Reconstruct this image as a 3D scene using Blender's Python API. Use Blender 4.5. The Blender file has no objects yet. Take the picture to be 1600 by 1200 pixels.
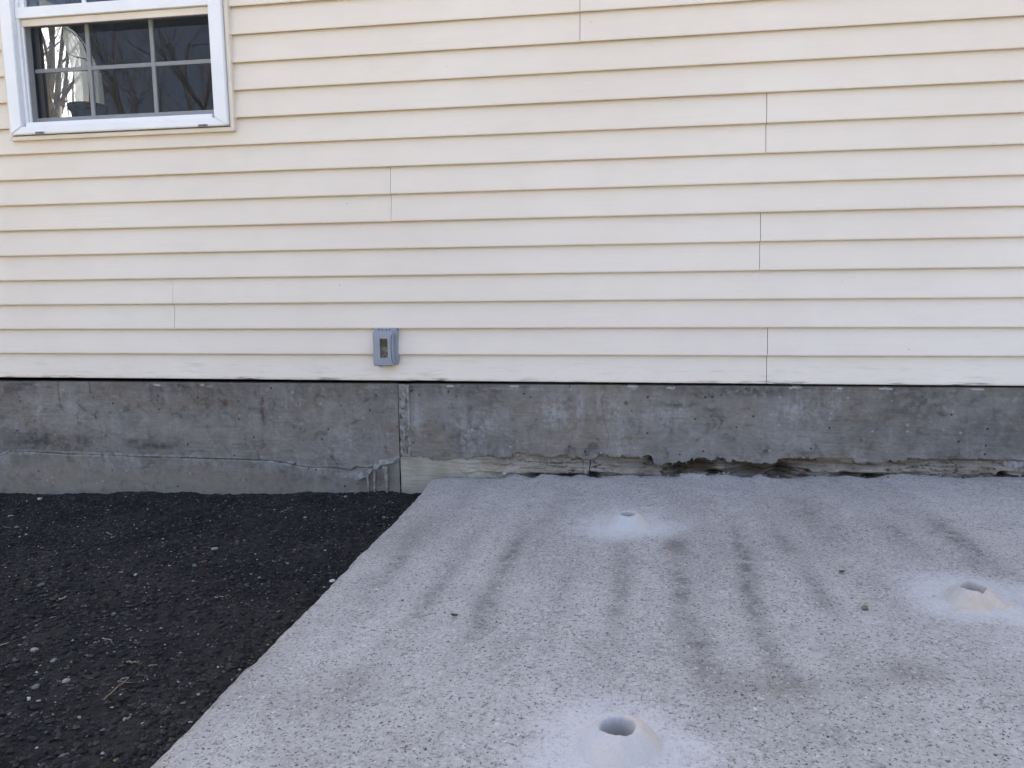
import bpy, bmesh, math, random
import numpy as np
from mathutils import Vector, Matrix

random.seed(7)
RNG = np.random.default_rng(11)
sc = bpy.context.scene
COL = sc.collection

# ------------------------------------------------------------------ camera
CAM = np.array([0.0, -2.873, 0.3782])
YAW, PITCH, ROLL, FPX = 0.15713, 0.13207, -0.01175, 1202.0
_cy, _sy, _cp, _sp = math.cos(YAW), math.sin(YAW), math.cos(PITCH), math.sin(PITCH)
_f = np.array([-_sy * _cp, _cy * _cp, -_sp])
_r0 = np.array([_cy, _sy, 0.0])
_u0 = np.cross(_r0, _f)
_r = math.cos(ROLL) * _r0 + math.sin(ROLL) * _u0
_u = -math.sin(ROLL) * _r0 + math.cos(ROLL) * _u0
cam_data = bpy.data.cameras.new('camera')
cam_data.sensor_fit = 'HORIZONTAL'
cam_data.sensor_width = 36.0
cam_data.lens = 36.0 * FPX / 1600.0
cam_data.clip_start = 0.05
cam_data.clip_end = 2000.0
cam = bpy.data.objects.new('camera', cam_data)
COL.objects.link(cam)
cam.matrix_world = Matrix(((_r[0], _u[0], -_f[0], CAM[0]), (_r[1], _u[1], -_f[1], CAM[1]),
                           (_r[2], _u[2], -_f[2], CAM[2]), (0, 0, 0, 1)))
sc.camera = cam

# ------------------------------------------------------------------ sky, sun, exposure
SUN_EL, SUN_AZ = math.radians(44), math.radians(-8)     # azimuth measured from +y (behind the house) towards +x
world = bpy.data.worlds.new('World')
sc.world = world
world.use_nodes = True
wn = world.node_tree
sky = wn.nodes.new('ShaderNodeTexSky')
sky.sky_type = 'NISHITA'
sky.sun_disc = False
sky.sun_elevation = SUN_EL
sky.sun_rotation = SUN_AZ
sky.air_density = 0.7
sky.dust_density = 6.5
sky.ozone_density = 0.15
wn.links.new(sky.outputs[0], wn.nodes['Background'].inputs[0])
wn.nodes['Background'].inputs[1].default_value = 0.105
sl = bpy.data.lights.new('sun', 'SUN')
sl.energy = 4.3
sl.angle = math.radians(0.53)
sl.color = (1.0, 0.94, 0.86)
sun = bpy.data.objects.new('sun', sl)
COL.objects.link(sun)
_sd = Vector((math.sin(SUN_AZ) * math.cos(SUN_EL), math.cos(SUN_AZ) * math.cos(SUN_EL), math.sin(SUN_EL)))
sun.rotation_euler = (-_sd).to_track_quat('-Z', 'Y').to_euler()
sun.location = (0, 20, 20)
sc.view_settings.view_transform = 'Standard'
sc.view_settings.look = 'None'
sc.view_settings.exposure = 2.9
sc.view_settings.gamma = 1.0
sc.cycles.max_bounces = 5
sc.cycles.diffuse_bounces = 2
sc.cycles.glossy_bounces = 3
sc.cycles.transparent_max_bounces = 10

# ------------------------------------------------------------------ measuring helpers (photo point -> place in the world)
def ray(px, py):
    return _f + (px - 800.0) / FPX * _r - (py - 600.0) / FPX * _u
def on_wall(px, py, y=0.0):
    d = ray(px, py); t = (y - CAM[1]) / d[1]; return CAM + t * d
def on_plane(px, py, a, b):                       # plane z = a + b x
    d = ray(px, py); t = (a + b * CAM[0] - CAM[2]) / (d[2] - b * d[0]); return CAM + t * d
SLAB = (-0.3495, 0.0285)
SOIL = (-0.432, 0.030)
def zslab(x): return SLAB[0] + SLAB[1] * x
def zsoil(x): return SOIL[0] + SOIL[1] * np.clip(x, -6, 3)
def slab_pt(px, py): return on_plane(px, py, *SLAB)
def soil_pt(px, py): return on_plane(px, py, *SOIL)

# ------------------------------------------------------------------ noise
def _hash(i, j, seed):
    n = (i.astype(np.int64) * 374761393 + j.astype(np.int64) * 668265263 + seed * 1442695041) & 0xFFFFFFFF
    n = ((n ^ (n >> 13)) * 1274126177) & 0xFFFFFFFF
    n = (n ^ (n >> 16)) & 0xFFFFFFFF
    n = (n * 2246822519) & 0xFFFFFFFF
    n = (n ^ (n >> 15)) & 0xFFFFFF
    return n / float(0xFFFFFF)
def vn(u, v, seed=0):
    u = np.asarray(u, float); v = np.asarray(v, float)
    i = np.floor(u); j = np.floor(v); a = u - i; b = v - j
    a = a * a * (3 - 2 * a); b = b * b * (3 - 2 * b)
    return (_hash(i, j, seed) * (1 - a) + _hash(i + 1, j, seed) * a) * (1 - b) + \
           (_hash(i, j + 1, seed) * (1 - a) + _hash(i + 1, j + 1, seed) * a) * b
def fbm(u, v, seed=0, o=4):
    s = 0; amp = 0.5; t = 0
    for k in range(o):
        s = s + amp * vn(u * 2 ** k, v * 2 ** k, seed + 17 * k); t += amp; amp *= 0.5
    return s / t
def sstep(a, b, x):
    t = np.clip((x - a) / (b - a), 0, 1); return t * t * (3 - 2 * t)
def gauss(x, z, cx, cz, rx, rz):
    return np.exp(-(((x - cx) / rx) ** 2 + ((z - cz) / rz) ** 2))

# ------------------------------------------------------------------ materials
def mat(name):
    m = bpy.data.materials.new(name); m.use_nodes = True
    return m, m.node_tree, m.node_tree.nodes['Principled BSDF']
class N:
    """small helper to wire nodes"""
    def __init__(s, nt): s.nt = nt
    def new(s, t, **kw):
        n = s.nt.nodes.new(t)
        for k, v in kw.items():
            if hasattr(n, k): setattr(n, k, v)
        return n
    def link(s, a, b): s.nt.links.new(a, b)
    def coord(s, scale=(1, 1, 1), rot=(0, 0, 0), world=False):
        if world:
            t = s.new('ShaderNodeNewGeometry').outputs['Position']
        else:
            t = s.new('ShaderNodeTexCoord').outputs['Object']
        m = s.new('ShaderNodeMapping'); m.inputs['Scale'].default_value = scale; m.inputs['Rotation'].default_value = rot
        s.link(t, m.inputs[0]); return m.outputs[0]
    def noise(s, vec, scale, detail=4, rough=0.55, dist=0.0):
        n = s.new('ShaderNodeTexNoise'); n.inputs['Scale'].default_value = scale
        n.inputs['Detail'].default_value = detail; n.inputs['Roughness'].default_value = rough
        n.inputs['Distortion'].default_value = dist
        s.link(vec, n.inputs['Vector']); return n.outputs['Fac']
    def voro(s, vec, scale, out='Distance', feature='F1', rnd=1.0):
        n = s.new('ShaderNodeTexVoronoi'); n.feature = feature; n.inputs['Scale'].default_value = scale
        n.inputs['Randomness'].default_value = rnd
        s.link(vec, n.inputs['Vector'])
        return (n.outputs['Distance'], n.outputs['Color']) if out == 'both' else n.outputs[out]
    def ramp(s, fac, a, b, lo=0.0, hi=1.0):
        n = s.new('ShaderNodeMapRange'); n.interpolation_type = 'SMOOTHSTEP'
        n.inputs[1].default_value = a; n.inputs[2].default_value = b
        n.inputs[3].default_value = lo; n.inputs[4].default_value = hi
        s.link(fac, n.inputs[0]); return n.outputs[0]
    def math(s, op, a, b=None):
        n = s.new('ShaderNodeMath'); n.operation = op
        for k, v in enumerate((a, b)):
            if v is None: continue
            if isinstance(v, (int, float)): n.inputs[k].default_value = v
            else: s.link(v, n.inputs[k])
        return n.outputs[0]
    def mix(s, fac, a, b, mode='MIX'):
        n = s.new('ShaderNodeMix'); n.data_type = 'RGBA'; n.blend_type = mode
        for k, v in ((0, fac), (6, a), (7, b)):
            if isinstance(v, (int, float)): n.inputs[k].default_value = v
            elif isinstance(v, tuple): n.inputs[k].default_value = (*v, 1) if len(v) == 3 else v
            else: s.link(v, n.inputs[k])
        return n.outputs[2]
    def attr(s, name, out='Fac'):
        n = s.new('ShaderNodeAttribute'); n.attribute_name = name; return n.outputs[out]
    def bump(s, h, strength, dist, prev=None):
        n = s.new('ShaderNodeBump'); n.inputs['Strength'].default_value = strength; n.inputs['Distance'].default_value = dist
        s.link(h, n.inputs['Height'])
        if prev is not None: s.link(prev, n.inputs['Normal'])
        return n.outputs[0]
    def sepxyz(s, v):
        n = s.new('ShaderNodeSeparateXYZ'); s.link(v, n.inputs[0]); return n.outputs

def plain(name, col, rough=0.6, var=0.12, scale=30, bump=0.15, spec=0.5, metal=0.0, world=False):
    m, nt, p = mat(name); n = N(nt)
    c = n.coord(world=world)
    f = n.noise(c, scale, 5)
    lo = tuple(x * (1 - var) for x in col); hi = tuple(min(1, x * (1 + var)) for x in col)
    n.link(n.mix(n.ramp(f, .3, .7), lo, hi), p.inputs['Base Color'])
    p.inputs['Roughness'].default_value = rough
    p.inputs['Specular IOR Level'].default_value = spec
    p.inputs['Metallic'].default_value = metal
    if bump: n.link(n.bump(n.noise(c, scale * 4, 3), bump, 0.002), p.inputs['Normal'])
    return m

def siding_mat():
    m, nt, p = mat('cream_vinyl_siding'); n = N(nt)
    w = n.coord(world=True)
    g1 = n.noise(n.coord((3, 3, 150), world=True), 1.0, 4, .6, .3)       # embossed wood grain
    blotch = n.noise(w, 1.3, 4)
    fine = n.noise(n.coord((6, 6, 14), world=True), 1.0, 5, .65)
    c = n.mix(n.ramp(blotch, .3, .7), (0.735, 0.652, 0.548), (0.78, 0.70, 0.598))
    c = n.mix(n.ramp(fine, .45, .75, 0, .22), c, (0.65, 0.575, 0.48))
    c = n.mix(n.ramp(g1, .55, .72, 0, .16), c, (0.60, 0.53, 0.46))
    # splash dirt on the lowest courses, streaky
    z = n.sepxyz(w)[2]
    low = n.ramp(z, 0.16, 0.0)
    d = n.noise(n.coord((7, 7, 60), world=True), 1.0, 5, .7)
    c = n.mix(n.math('MULTIPLY', low, n.ramp(d, .5, .75, 0, .45)), c, (0.40, 0.35, 0.29))
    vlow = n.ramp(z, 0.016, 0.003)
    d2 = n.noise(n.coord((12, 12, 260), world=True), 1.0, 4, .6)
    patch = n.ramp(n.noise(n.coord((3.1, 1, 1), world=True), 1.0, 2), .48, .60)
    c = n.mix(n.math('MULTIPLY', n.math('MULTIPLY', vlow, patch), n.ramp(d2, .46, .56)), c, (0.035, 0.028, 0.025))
    # little specks
    sp = n.voro(w, 21.0); spn = n.noise(w, 9.0, 1)
    c = n.mix(n.math('MULTIPLY', n.ramp(sp, .05, .025), n.ramp(spn, .60, .64)), c, (0.10, 0.08, 0.07))
    n.link(c, p.inputs['Base Color'])
    p.inputs['Roughness'].default_value = 0.52
    p.inputs['Specular IOR Level'].default_value = 0.35
    b = n.bump(g1, .35, .0015)
    n.link(b, p.inputs['Normal'])
    return m

def concrete_wall_mat(name='weathered_concrete'):
    m, nt, p = mat(name); n = N(nt)
    w = n.coord(world=True)
    big = n.noise(w, 3.2, 6, .62, .3)
    horiz = n.noise(n.coord((8, 8, 120), world=True), 1.0, 6, .7)
    vert = n.noise(n.coord((48, 48, 5), world=True), 1.0, 5, .65)
    grain = n.noise(w, 240, 3, .7)
    c = n.mix(n.ramp(big, .32, .68), (0.152, 0.139, 0.124), (0.232, 0.214, 0.193))
    brn = n.noise(n.coord((2.2, 2.2, 7), world=True), 1.0, 5, .62)
    c = n.mix(n.ramp(brn, .46, .64, 0, .60), c, (0.185, 0.148, 0.108))
    mot = n.noise(w, 17, 6, .68, .6)
    c = n.mix(n.ramp(mot, .50, .68, 0, .65), c, (0.275, 0.257, 0.232))
    c = n.mix(n.ramp(mot, .48, .32, 0, .75), c, (0.075, 0.071, 0.068))
    c = n.mix(n.ramp(horiz, .5, .70, 0, .38), c, (0.25, 0.245, 0.235))
    c = n.mix(n.ramp(horiz, .46, .30, 0, .38), c, (0.065, 0.062, 0.06))
    c = n.mix(n.ramp(vert, .55, .8, 0, .45), c, (0.26, 0.26, 0.26))
    c = n.mix(n.ramp(grain, .55, .75, 0, .35), c, (0.26, 0.25, 0.24))
    c = n.mix(n.ramp(grain, .42, .25, 0, .4), c, (0.05, 0.048, 0.045))
    lt = n.attr('light'); dk = n.attr('dark'); rs = n.attr('rust'); tan = n.attr('tan'); ck = n.attr('crack')
    br = n.noise(w, 45, 5, .65)
    brk = n.math('ADD', n.math('MULTIPLY', br, .9), n.math('MULTIPLY', vert, .5))
    c = n.mix(n.math('MULTIPLY', n.ramp(brk, .58, .82), lt), c, (0.325, 0.32, 0.315))
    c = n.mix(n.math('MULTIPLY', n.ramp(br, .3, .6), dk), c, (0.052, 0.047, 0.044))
    c = n.mix(n.math('MULTIPLY', n.ramp(br, .25, .7), tan), c, (0.24, 0.205, 0.155))
    c = n.mix(n.math('MULTIPLY', n.ramp(br, .2, .6), rs), c, (0.085, 0.045, 0.025))
    # bug holes and small pale aggregate
    v, vr = n.voro(w, 34.0, 'both')
    vs = n.sepxyz(vr)[0]
    pit = n.math('MULTIPLY', n.ramp(v, .17, .11), n.ramp(vs, .80, .84))
    c = n.mix(n.math('MULTIPLY', pit, .85), c, (0.018, 0.017, 0.017))
    agg = n.math('MULTIPLY', n.ramp(v, .24, .16), n.ramp(vs, .16, .12))
    c = n.mix(n.math('MULTIPLY', agg, .55), c, (0.34, 0.32, 0.29))
    fl = n.attr('flake')
    c = n.mix(n.math('MULTIPLY', fl, n.ramp(grain, .3, .5, .5, 1)), c, (0.46, 0.455, 0.445))
    c = n.mix(n.math('MULTIPLY', ck, .75), c, (0.03, 0.028, 0.026))
    n.link(c, p.inputs['Base Color'])
    p.inputs['Roughness'].default_value = 0.9
    p.inputs['Specular IOR Level'].default_value = 0.25
    b = n.bump(n.math('SUBTRACT', n.math('ADD', grain, horiz), pit), .5, .003)
    n.link(b, p.inputs['Normal'])
    return m

def rubble_mat():
    m, nt, p = mat('rotten_old_concrete_layer'); n = N(nt)
    w = n.coord(world=True)
    lay = n.noise(n.coord((5, 5, 75), (0, .02, 0), world=True), 1.0, 6, .68, .8)
    blot = n.noise(w, 9, 5, .6)
    gr = n.noise(w, 200, 3, .7)
    c = n.mix(n.ramp(blot, .35, .65), (0.165, 0.138, 0.108), (0.28, 0.245, 0.20))
    c = n.mix(n.ramp(lay, .5, .72, 0, .7), c, (0.33, 0.30, 0.255))
    c = n.mix(n.ramp(lay, .45, .3, 0, .8), c, (0.045, 0.036, 0.028))
    c = n.mix(n.ramp(gr, .5, .75, 0, .3), c, (0.30, 0.27, 0.23))
    c = n.mix(n.attr('tan'), c, n.mix(n.ramp(blot, .3, .7), (0.30, 0.265, 0.20), (0.40, 0.37, 0.31)))
    c = n.mix(n.math('MULTIPLY', n.attr('rust'), n.ramp(lay, .3, .6, .4, 1)), c, (0.16, 0.085, 0.035))
    c = n.mix(n.math('MULTIPLY', n.attr('dark'), n.ramp(lay, .75, .35, .35, 1)), c, (0.028, 0.019, 0.013))
    c = n.mix(n.attr('crack'), c, (0.012, 0.010, 0.009))
    n.link(c, p.inputs['Base Color'])
    p.inputs['Roughness'].default_value = 0.95
    p.inputs['Specular IOR Level'].default_value = 0.2
    b = n.bump(lay, .8, .006); b = n.bump(gr, .5, .002, b)
    n.link(b, p.inputs['Normal'])
    return m

def slab_mat():
    m, nt, p = mat('exposed_aggregate_concrete'); n = N(nt)
    w = n.coord(world=True)
    big = n.noise(w, 2.3, 5, .6)
    mid = n.noise(w, 30, 5, .68)
    fine = n.noise(w, 125, 5, .78)
    c = n.mix(n.ramp(big, .3, .7), (0.370, 0.348, 0.316), (0.455, 0.428, 0.391))
    c = n.mix(n.ramp(mid, .42, .70, 0, .45), c, (0.53, 0.50, 0.458))
    c = n.mix(n.ramp(mid, .45, .30, 0, .40), c, (0.20, 0.187, 0.17))
    c = n.mix(n.ramp(fine, .46, .36, 0, .75), c, (0.11, 0.103, 0.096))
    c = n.mix(n.ramp(fine, .53, .64, 0, .75), c, (0.58, 0.556, 0.522))
    st = n.attr('stain'); du = n.attr('dust'); br = n.attr('brown')
    c = n.mix(n.math('MULTIPLY', st, n.ramp(mid, .35, .62, .25, 1)), c, (0.12, 0.108, 0.10))
    c = n.mix(n.math('MULTIPLY', br, n.ramp(mid, .25, .6, .4, 1)), c, (0.135, 0.115, 0.085))
    # aggregate: dark chips and pale chips of several sizes, outlines broken up
    wob = n.new('ShaderNodeTexNoise'); wob.inputs['Scale'].default_value = 190; wob.inputs['Detail'].default_value = 2; n.link(w, wob.inputs['Vector'])
    off = n.new('ShaderNodeVectorMath'); off.operation = 'MULTIPLY_ADD'; off.inputs[1].default_value = (.010, .010, .010)
    n.link(wob.outputs['Color'], off.inputs[0]); n.link(w, off.inputs[2]); ww = off.outputs[0]
    hgt = fine
    for sc_, lo, hi, dk, rad in ((190, .70, .74, True, .40), (95, .88, .90, True, .34), (150, .20, .16, False, .40), (70, .05, .04, False, .36)):
        v, vc = n.voro(ww, sc_, 'both'); vc = n.sepxyz(vc)
        mask = n.math('MULTIPLY', n.ramp(v, rad, rad - .14), n.ramp(vc[0], lo, hi))
        if dk:
            c = n.mix(n.math('MULTIPLY', mask, .85), c, n.mix(vc[1], (0.026, 0.025, 0.025), (0.15, 0.125, 0.105)))
            if sc_ == 190: hgt = n.math('SUBTRACT', hgt, n.math('MULTIPLY', mask, .6))
        else:
            c = n.mix(n.math('MULTIPLY', mask, .75), c, n.mix(vc[1], (0.64, 0.62, 0.58), (0.44, 0.41, 0.37)))
    # drilling dust settles over and between the chips
    dm = n.math('ADD', n.math('MULTIPLY', du, 1.35), n.math('MULTIPLY', n.math('ADD', n.math('MULTIPLY', fine, 1.0), n.math('MULTIPLY', mid, .7)), 1.0))
    dm = n.math('MULTIPLY', n.ramp(dm, .95, 2.25), .86)
    dm = n.math('MULTIPLY', dm, n.ramp(du, .02, .25))
    c = n.mix(dm, c, (0.535, 0.528, 0.515))
    n.link(c, p.inputs['Base Color'])
    p.inputs['Roughness'].default_value = 0.92
    p.inputs['Specular IOR Level'].default_value = 0.25
    b = n.new('ShaderNodeBump'); b.inputs['Distance'].default_value = .004
    n.link(n.ramp(dm, 0, 1, .8, .12), b.inputs['Strength']); n.link(hgt, b.inputs['Height'])
    n.link(b.outputs[0], p.inputs['Normal'])
    return m

def soil_mat():
    m, nt, p = mat('dark_topsoil'); n = N(nt)
    w = n.coord(world=True)
    a = n.noise(w, 4, 5); b = n.noise(w, 70, 5, .7); f = n.noise(w, 420, 2, .7)
    c = n.mix(n.ramp(a, .35, .65), (0.019, 0.018, 0.018), (0.044, 0.039, 0.035))
    c = n.mix(n.ramp(b, .5, .75, 0, .5), c, (0.04, 0.036, 0.032))
    c = n.mix(n.ramp(f, .6, .72, 0, .6), c, (0.09, 0.08, 0.07))
    n.link(c, p.inputs['Base Color'])
    p.inputs['Roughness'].default_value = 0.97
    p.inputs['Specular IOR Level'].default_value = 0.15
    bb = n.bump(b, .9, .012); bb = n.bump(f, .8, .004, bb)
    n.link(bb, p.inputs['Normal'])
    return m

def attr_mat(name, rough=.9, spec=.25, bscale=300, bump=.4):
    """colour of each small piece comes from its own 'tone' attribute (stone by stone)"""
    m, nt, p = mat(name); n = N(nt)
    c = n.coord(world=True)
    col = n.attr('tone', 'Color')
    f = n.noise(c, bscale, 3)
    n.link(n.mix(n.ramp(f, .3, .7, .0, .35), col, (.5, .5, .5), 'MULTIPLY'), p.inputs['Base Color'])
    p.inputs['Roughness'].default_value = rough; p.inputs['Specular IOR Level'].default_value = spec
    n.link(n.bump(f, bump, .002), p.inputs['Normal'])
    return m

def glass_mat(name='window_glass', tint=(0.93, 0.96, 0.95), faces=2.4):
    m, nt, p = mat(name); n = N(nt); nt.nodes.remove(p)
    t = n.new('ShaderNodeBsdfTransparent'); t.inputs[0].default_value = (*tint, 1)
    g = n.new('ShaderNodeBsdfGlossy'); g.inputs['Roughness'].default_value = 0.0
    fr = n.new('ShaderNodeFresnel'); fr.inputs['IOR'].default_value = 1.52
    wob = n.noise(n.coord((1, 1, 1)), 3.5, 2)
    b = n.bump(wob, .02, .01)
    n.link(b, g.inputs['Normal'])
    f2 = n.math('MINIMUM', n.math('MULTIPLY', fr.outputs[0], faces), 1.0)    # four surfaces of the double glazing
    mx = n.new('ShaderNodeMixShader'); n.link(f2, mx.inputs[0]); n.link(t.outputs[0], mx.inputs[1]); n.link(g.outputs[0], mx.inputs[2])
    n.link(mx.outputs[0], nt.nodes['Material Output'].inputs[0])
    return m

def veil_mat(name, col, cover, translucent=0.0):
    """open weave: part cloth, part see-through holes far below a pixel"""
    m, nt, p = mat(name); n = N(nt); nt.nodes.remove(p)
    t = n.new('ShaderNodeBsdfTransparent')
    d = n.new('ShaderNodeBsdfDiffuse')
    f = n.noise(n.coord(), 14, 4)
    n.link(n.mix(n.ramp(f, .3, .7), tuple(x * .9 for x in col), col), d.inputs[0])
    sh = d.outputs[0]
    if translucent:
        tl = n.new('ShaderNodeBsdfTranslucent'); tl.inputs[0].default_value = (*col, 1)
        mm = n.new('ShaderNodeMixShader'); mm.inputs[0].default_value = translucent
        n.link(sh, mm.inputs[1]); n.link(tl.outputs[0], mm.inputs[2]); sh = mm.outputs[0]
    mx = n.new('ShaderNodeMixShader'); mx.inputs[0].default_value = cover
    n.link(t.outputs[0], mx.inputs[1]); n.link(sh, mx.inputs[2])
    n.link(mx.outputs[0], nt.nodes['Material Output'].inputs[0])
    return m

M = dict(
    siding=siding_mat(), concrete=concrete_wall_mat(), rubble=rubble_mat(), slab=slab_mat(), soil=soil_mat(),
    stones=attr_mat('soil_crumbs_and_stones'), glass=glass_mat(),
    white=plain('white_vinyl', (0.80, 0.81, 0.83), .35, .02, 8, .03),
    trim=plain('cream_vinyl_trim', (0.725, 0.65, 0.55), .45, .05, 9, .05),
    screen=veil_mat('insect_screen_mesh', (0.045, 0.047, 0.052), .45),
    sheer=veil_mat('sheer_curtain_cloth', (0.80, 0.83, 0.86), .80, .6),
    drape=plain('added_drape_cloth', (0.06, 0.06, 0.07), .9, .2, 30),
    dark=plain('black_recess', (0.012, 0.012, 0.013), .9, .2, 20, 0),
    box=plain('grey_plastic_box', (0.27, 0.29, 0.335), .42, .05, 25, .05),
    boxdark=plain('dark_plastic', (0.02, 0.022, 0.025), .5, .1, 40, .05),
    clip=plain('grey_weep_clip', (0.22, 0.23, 0.22), .5, .1, 60, .1),
    sheath=plain('dark_sheathing', (0.05, 0.043, 0.036), .9, .3, 14),
    roomwall=plain('painted_room_wall', (0.17, 0.165, 0.16), .8, .05, 5),
    roomfloor=plain('wood_floor', (0.10, 0.07, 0.045), .5, .2, 8),
    roof=plain('asphalt_roof', (0.06, 0.058, 0.055), .95, .3, 40),
    mortar=plain('pale_mortar', (0.25, 0.243, 0.23), .95, .35, 70, .6, .2),
    drip=plain('lime_drip', (0.25, 0.228, 0.19), .9, .25, 90, .4, .2),
    pot=plain('dark_plant_pot', (0.022, 0.022, 0.024), .45, .2, 20),
    stem=plain('plant_stem', (0.03, 0.028, 0.022), .8, .2, 50),
    bark=plain('grey_bark', (0.085, 0.075, 0.065), .95, .35, 12, .8, .2),
    twig=plain('dry_twig', (0.22, 0.16, 0.10), .9, .3, 90, .4, .2),
    straw=plain('pale_straw', (0.30, 0.265, 0.20), .8, .2, 90, .3),
    leaf=plain('dark_dead_leaf', (0.05, 0.045, 0.02), .8, .3, 90, .4),
    needle=plain('evergreen_foliage', (0.025, 0.045, 0.022), .8, .3, 9, .5, .2),
    bushleaf=plain('undergrowth_leaf', (0.05, 0.055, 0.03), .8, .3, 9, .5, .2),
)
def ground_mat():
    m, nt, p = mat('yard_ground'); n = N(nt)
    w = n.coord(world=True)
    a = n.noise(w, .25, 5); b = n.noise(w, 18, 6, .7)
    c = n.mix(n.ramp(a, .4, .6), (0.20, 0.165, 0.105), (0.135, 0.135, 0.065))
    c = n.mix(n.ramp(b, .4, .7, 0, .6), c, (0.30, 0.25, 0.165))
    n.link(c, p.inputs['Base Color']); p.inputs['Roughness'].default_value = .95
    n.link(n.bump(b, .8, .03), p.inputs['Normal'])
    return m
M['ground'] = ground_mat()

def dust_mat(name, a, b):
    m, nt, p = mat(name); n = N(nt)
    w = n.coord(world=True)
    f = n.noise(w, 30, 4); g = n.noise(w, 700, 2, .7); t = n.attr('tint')
    c = n.mix(t, a, b)
    c = n.mix(n.ramp(n.noise(w, 210, 3, .7), .5, .7, 0, .3), c, (0.36, 0.335, 0.31))
    c = n.mix(n.ramp(f, .35, .7, 0, .25), c, (0.54, 0.52, 0.50))
    n.link(c, p.inputs['Base Color'])
    p.inputs['Roughness'].default_value = 1.0; p.inputs['Specular IOR Level'].default_value = .1
    n.link(n.bump(n.math('ADD', n.noise(w, 160, 4, .75), g), .35, .003), p.inputs['Normal'])
    return m
M['dust'] = dust_mat('pale_concrete_dust', (0.475, 0.468, 0.458), (0.545, 0.475, 0.405))  # second colour paints warm light on the right flank
M['dust_sand'] = dust_mat('sandy_concrete_dust', (0.485, 0.465, 0.44), (0.56, 0.46, 0.365))

# ------------------------------------------------------------------ mesh helpers
def link(o, parent=None):
    COL.objects.link(o)
    if parent is not None: o.parent = parent
    return o
def mesh_obj(name, verts, faces, material, parent=None, smooth=False, attrs=None):
    me = bpy.data.meshes.new(name)
    me.from_pydata([tuple(v) for v in verts], [], [tuple(f) for f in faces])
    me.materials.append(material)
    if smooth: me.shade_smooth()
    else: me.shade_flat()
    return link(bpy.data.objects.new(name, me), parent)
def fast_mesh(name, V, F, material, parent=None, smooth=True, attrs=None, cattr=None):
    """V (n,3), F (m,k) arrays"""
    me = bpy.data.meshes.new(name)
    V = np.asarray(V, np.float32); F = np.asarray(F, np.int32)
    k = F.shape[1]
    me.vertices.add(len(V)); me.vertices.foreach_set('co', V.ravel())
    me.loops.add(F.size); me.loops.foreach_set('vertex_index', F.ravel())
    me.polygons.add(len(F)); me.polygons.foreach_set('loop_start', np.arange(len(F), dtype=np.int32) * k)
    me.update(calc_edges=True); me.validate()
    me.materials.append(material)
    if smooth: me.shade_smooth()
    else: me.shade_flat()
    for an, av in (attrs or {}).items():
        a = me.attributes.new(an, 'FLOAT', 'POINT'); a.data.foreach_set('value', np.asarray(av, np.float32).ravel())
    if cattr is not None:
        a = me.attributes.new('tone', 'FLOAT_COLOR', 'POINT'); a.data.foreach_set('color', np.asarray(cattr, np.float32).ravel())
    return link(bpy.data.objects.new(name, me), parent)
def grid_faces(nu, nv, flip=False):
    i = np.arange(nu - 1)[:, None] * nv + np.arange(nv - 1)[None, :]
    f = np.stack([i, i + nv, i + nv + 1, i + 1], -1).reshape(-1, 4)
    return f[:, ::-1] if flip else f
def box_vf(x0, x1, y0, y1, z0, z1):
    v = [(x0, y0, z0), (x1, y0, z0), (x1, y1, z0), (x0, y1, z0), (x0, y0, z1), (x1, y0, z1), (x1, y1, z1), (x0, y1, z1)]
    f = [(0, 3, 2, 1), (4, 5, 6, 7), (0, 1, 5, 4), (1, 2, 6, 5), (2, 3, 7, 6), (3, 0, 4, 7)]
    return v, f
def box(name, x0, x1, y0, y1, z0, z1, material, parent=None, bevel=0.0):
    v, f = box_vf(x0, x1, y0, y1, z0, z1)
    o = mesh_obj(name, v, f, material, parent)
    if bevel:
        bm = bmesh.new(); bm.from_mesh(o.data)
        bmesh.ops.bevel(bm, geom=bm.edges[:], offset=bevel, segments=2, affect='EDGES', profile=.6)
        bm.to_mesh(o.data); bm.free()
    return o
def prism_y(name, pts, y0, y1, material, parent=None, bevel=0.0):
    """outline in (x,z) extruded along y"""
    k = len(pts)
    v = [(x, y0, z) for x, z in pts] + [(x, y1, z) for x, z in pts]
    f = [tuple(range(k))[::-1] if y0 > y1 else tuple(range(k)), tuple(range(2 * k - 1, k - 1, -1))]
    f += [(i, k + i, k + (i + 1) % k, (i + 1) % k) for i in range(k)]
    o = mesh_obj(name, v, f, material, parent)
    bm = bmesh.new(); bm.from_mesh(o.data); bmesh.ops.recalc_face_normals(bm, faces=bm.faces[:])
    if bevel:
        es = [e for e in bm.edges if len(e.link_faces) == 2 and e.calc_face_angle(0) > .6]
        bmesh.ops.bevel(bm, geom=es, offset=bevel, segments=2, affect='EDGES')
    bm.to_mesh(o.data); bm.free()
    return o
def tube(pts, rad, seg=6):
    pts = np.asarray(pts, float); rad = np.broadcast_to(np.asarray(rad, float), (len(pts),))
    V = []; F = []
    for i, p in enumerate(pts):
        t = pts[min(i + 1, len(pts) - 1)] - pts[max(i - 1, 0)]; t = t / (np.linalg.norm(t) + 1e-9)
        a = np.cross(t, (0, 0, 1) if abs(t[2]) < .9 else (1, 0, 0)); a /= np.linalg.norm(a); b = np.cross(t, a)
        for s in range(seg):
            w = 2 * math.pi * s / seg
            V.append(p + rad[i] * (math.cos(w) * a + math.sin(w) * b))
        if i:
            o = (i - 1) * seg
            for s in range(seg): F.append((o + s, o + (s + 1) % seg, o + seg + (s + 1) % seg, o + seg + s))
    F.append(tuple(range(seg))[::-1]); F.append(tuple(range(len(V) - seg, len(V))))
    return V, F
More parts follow.
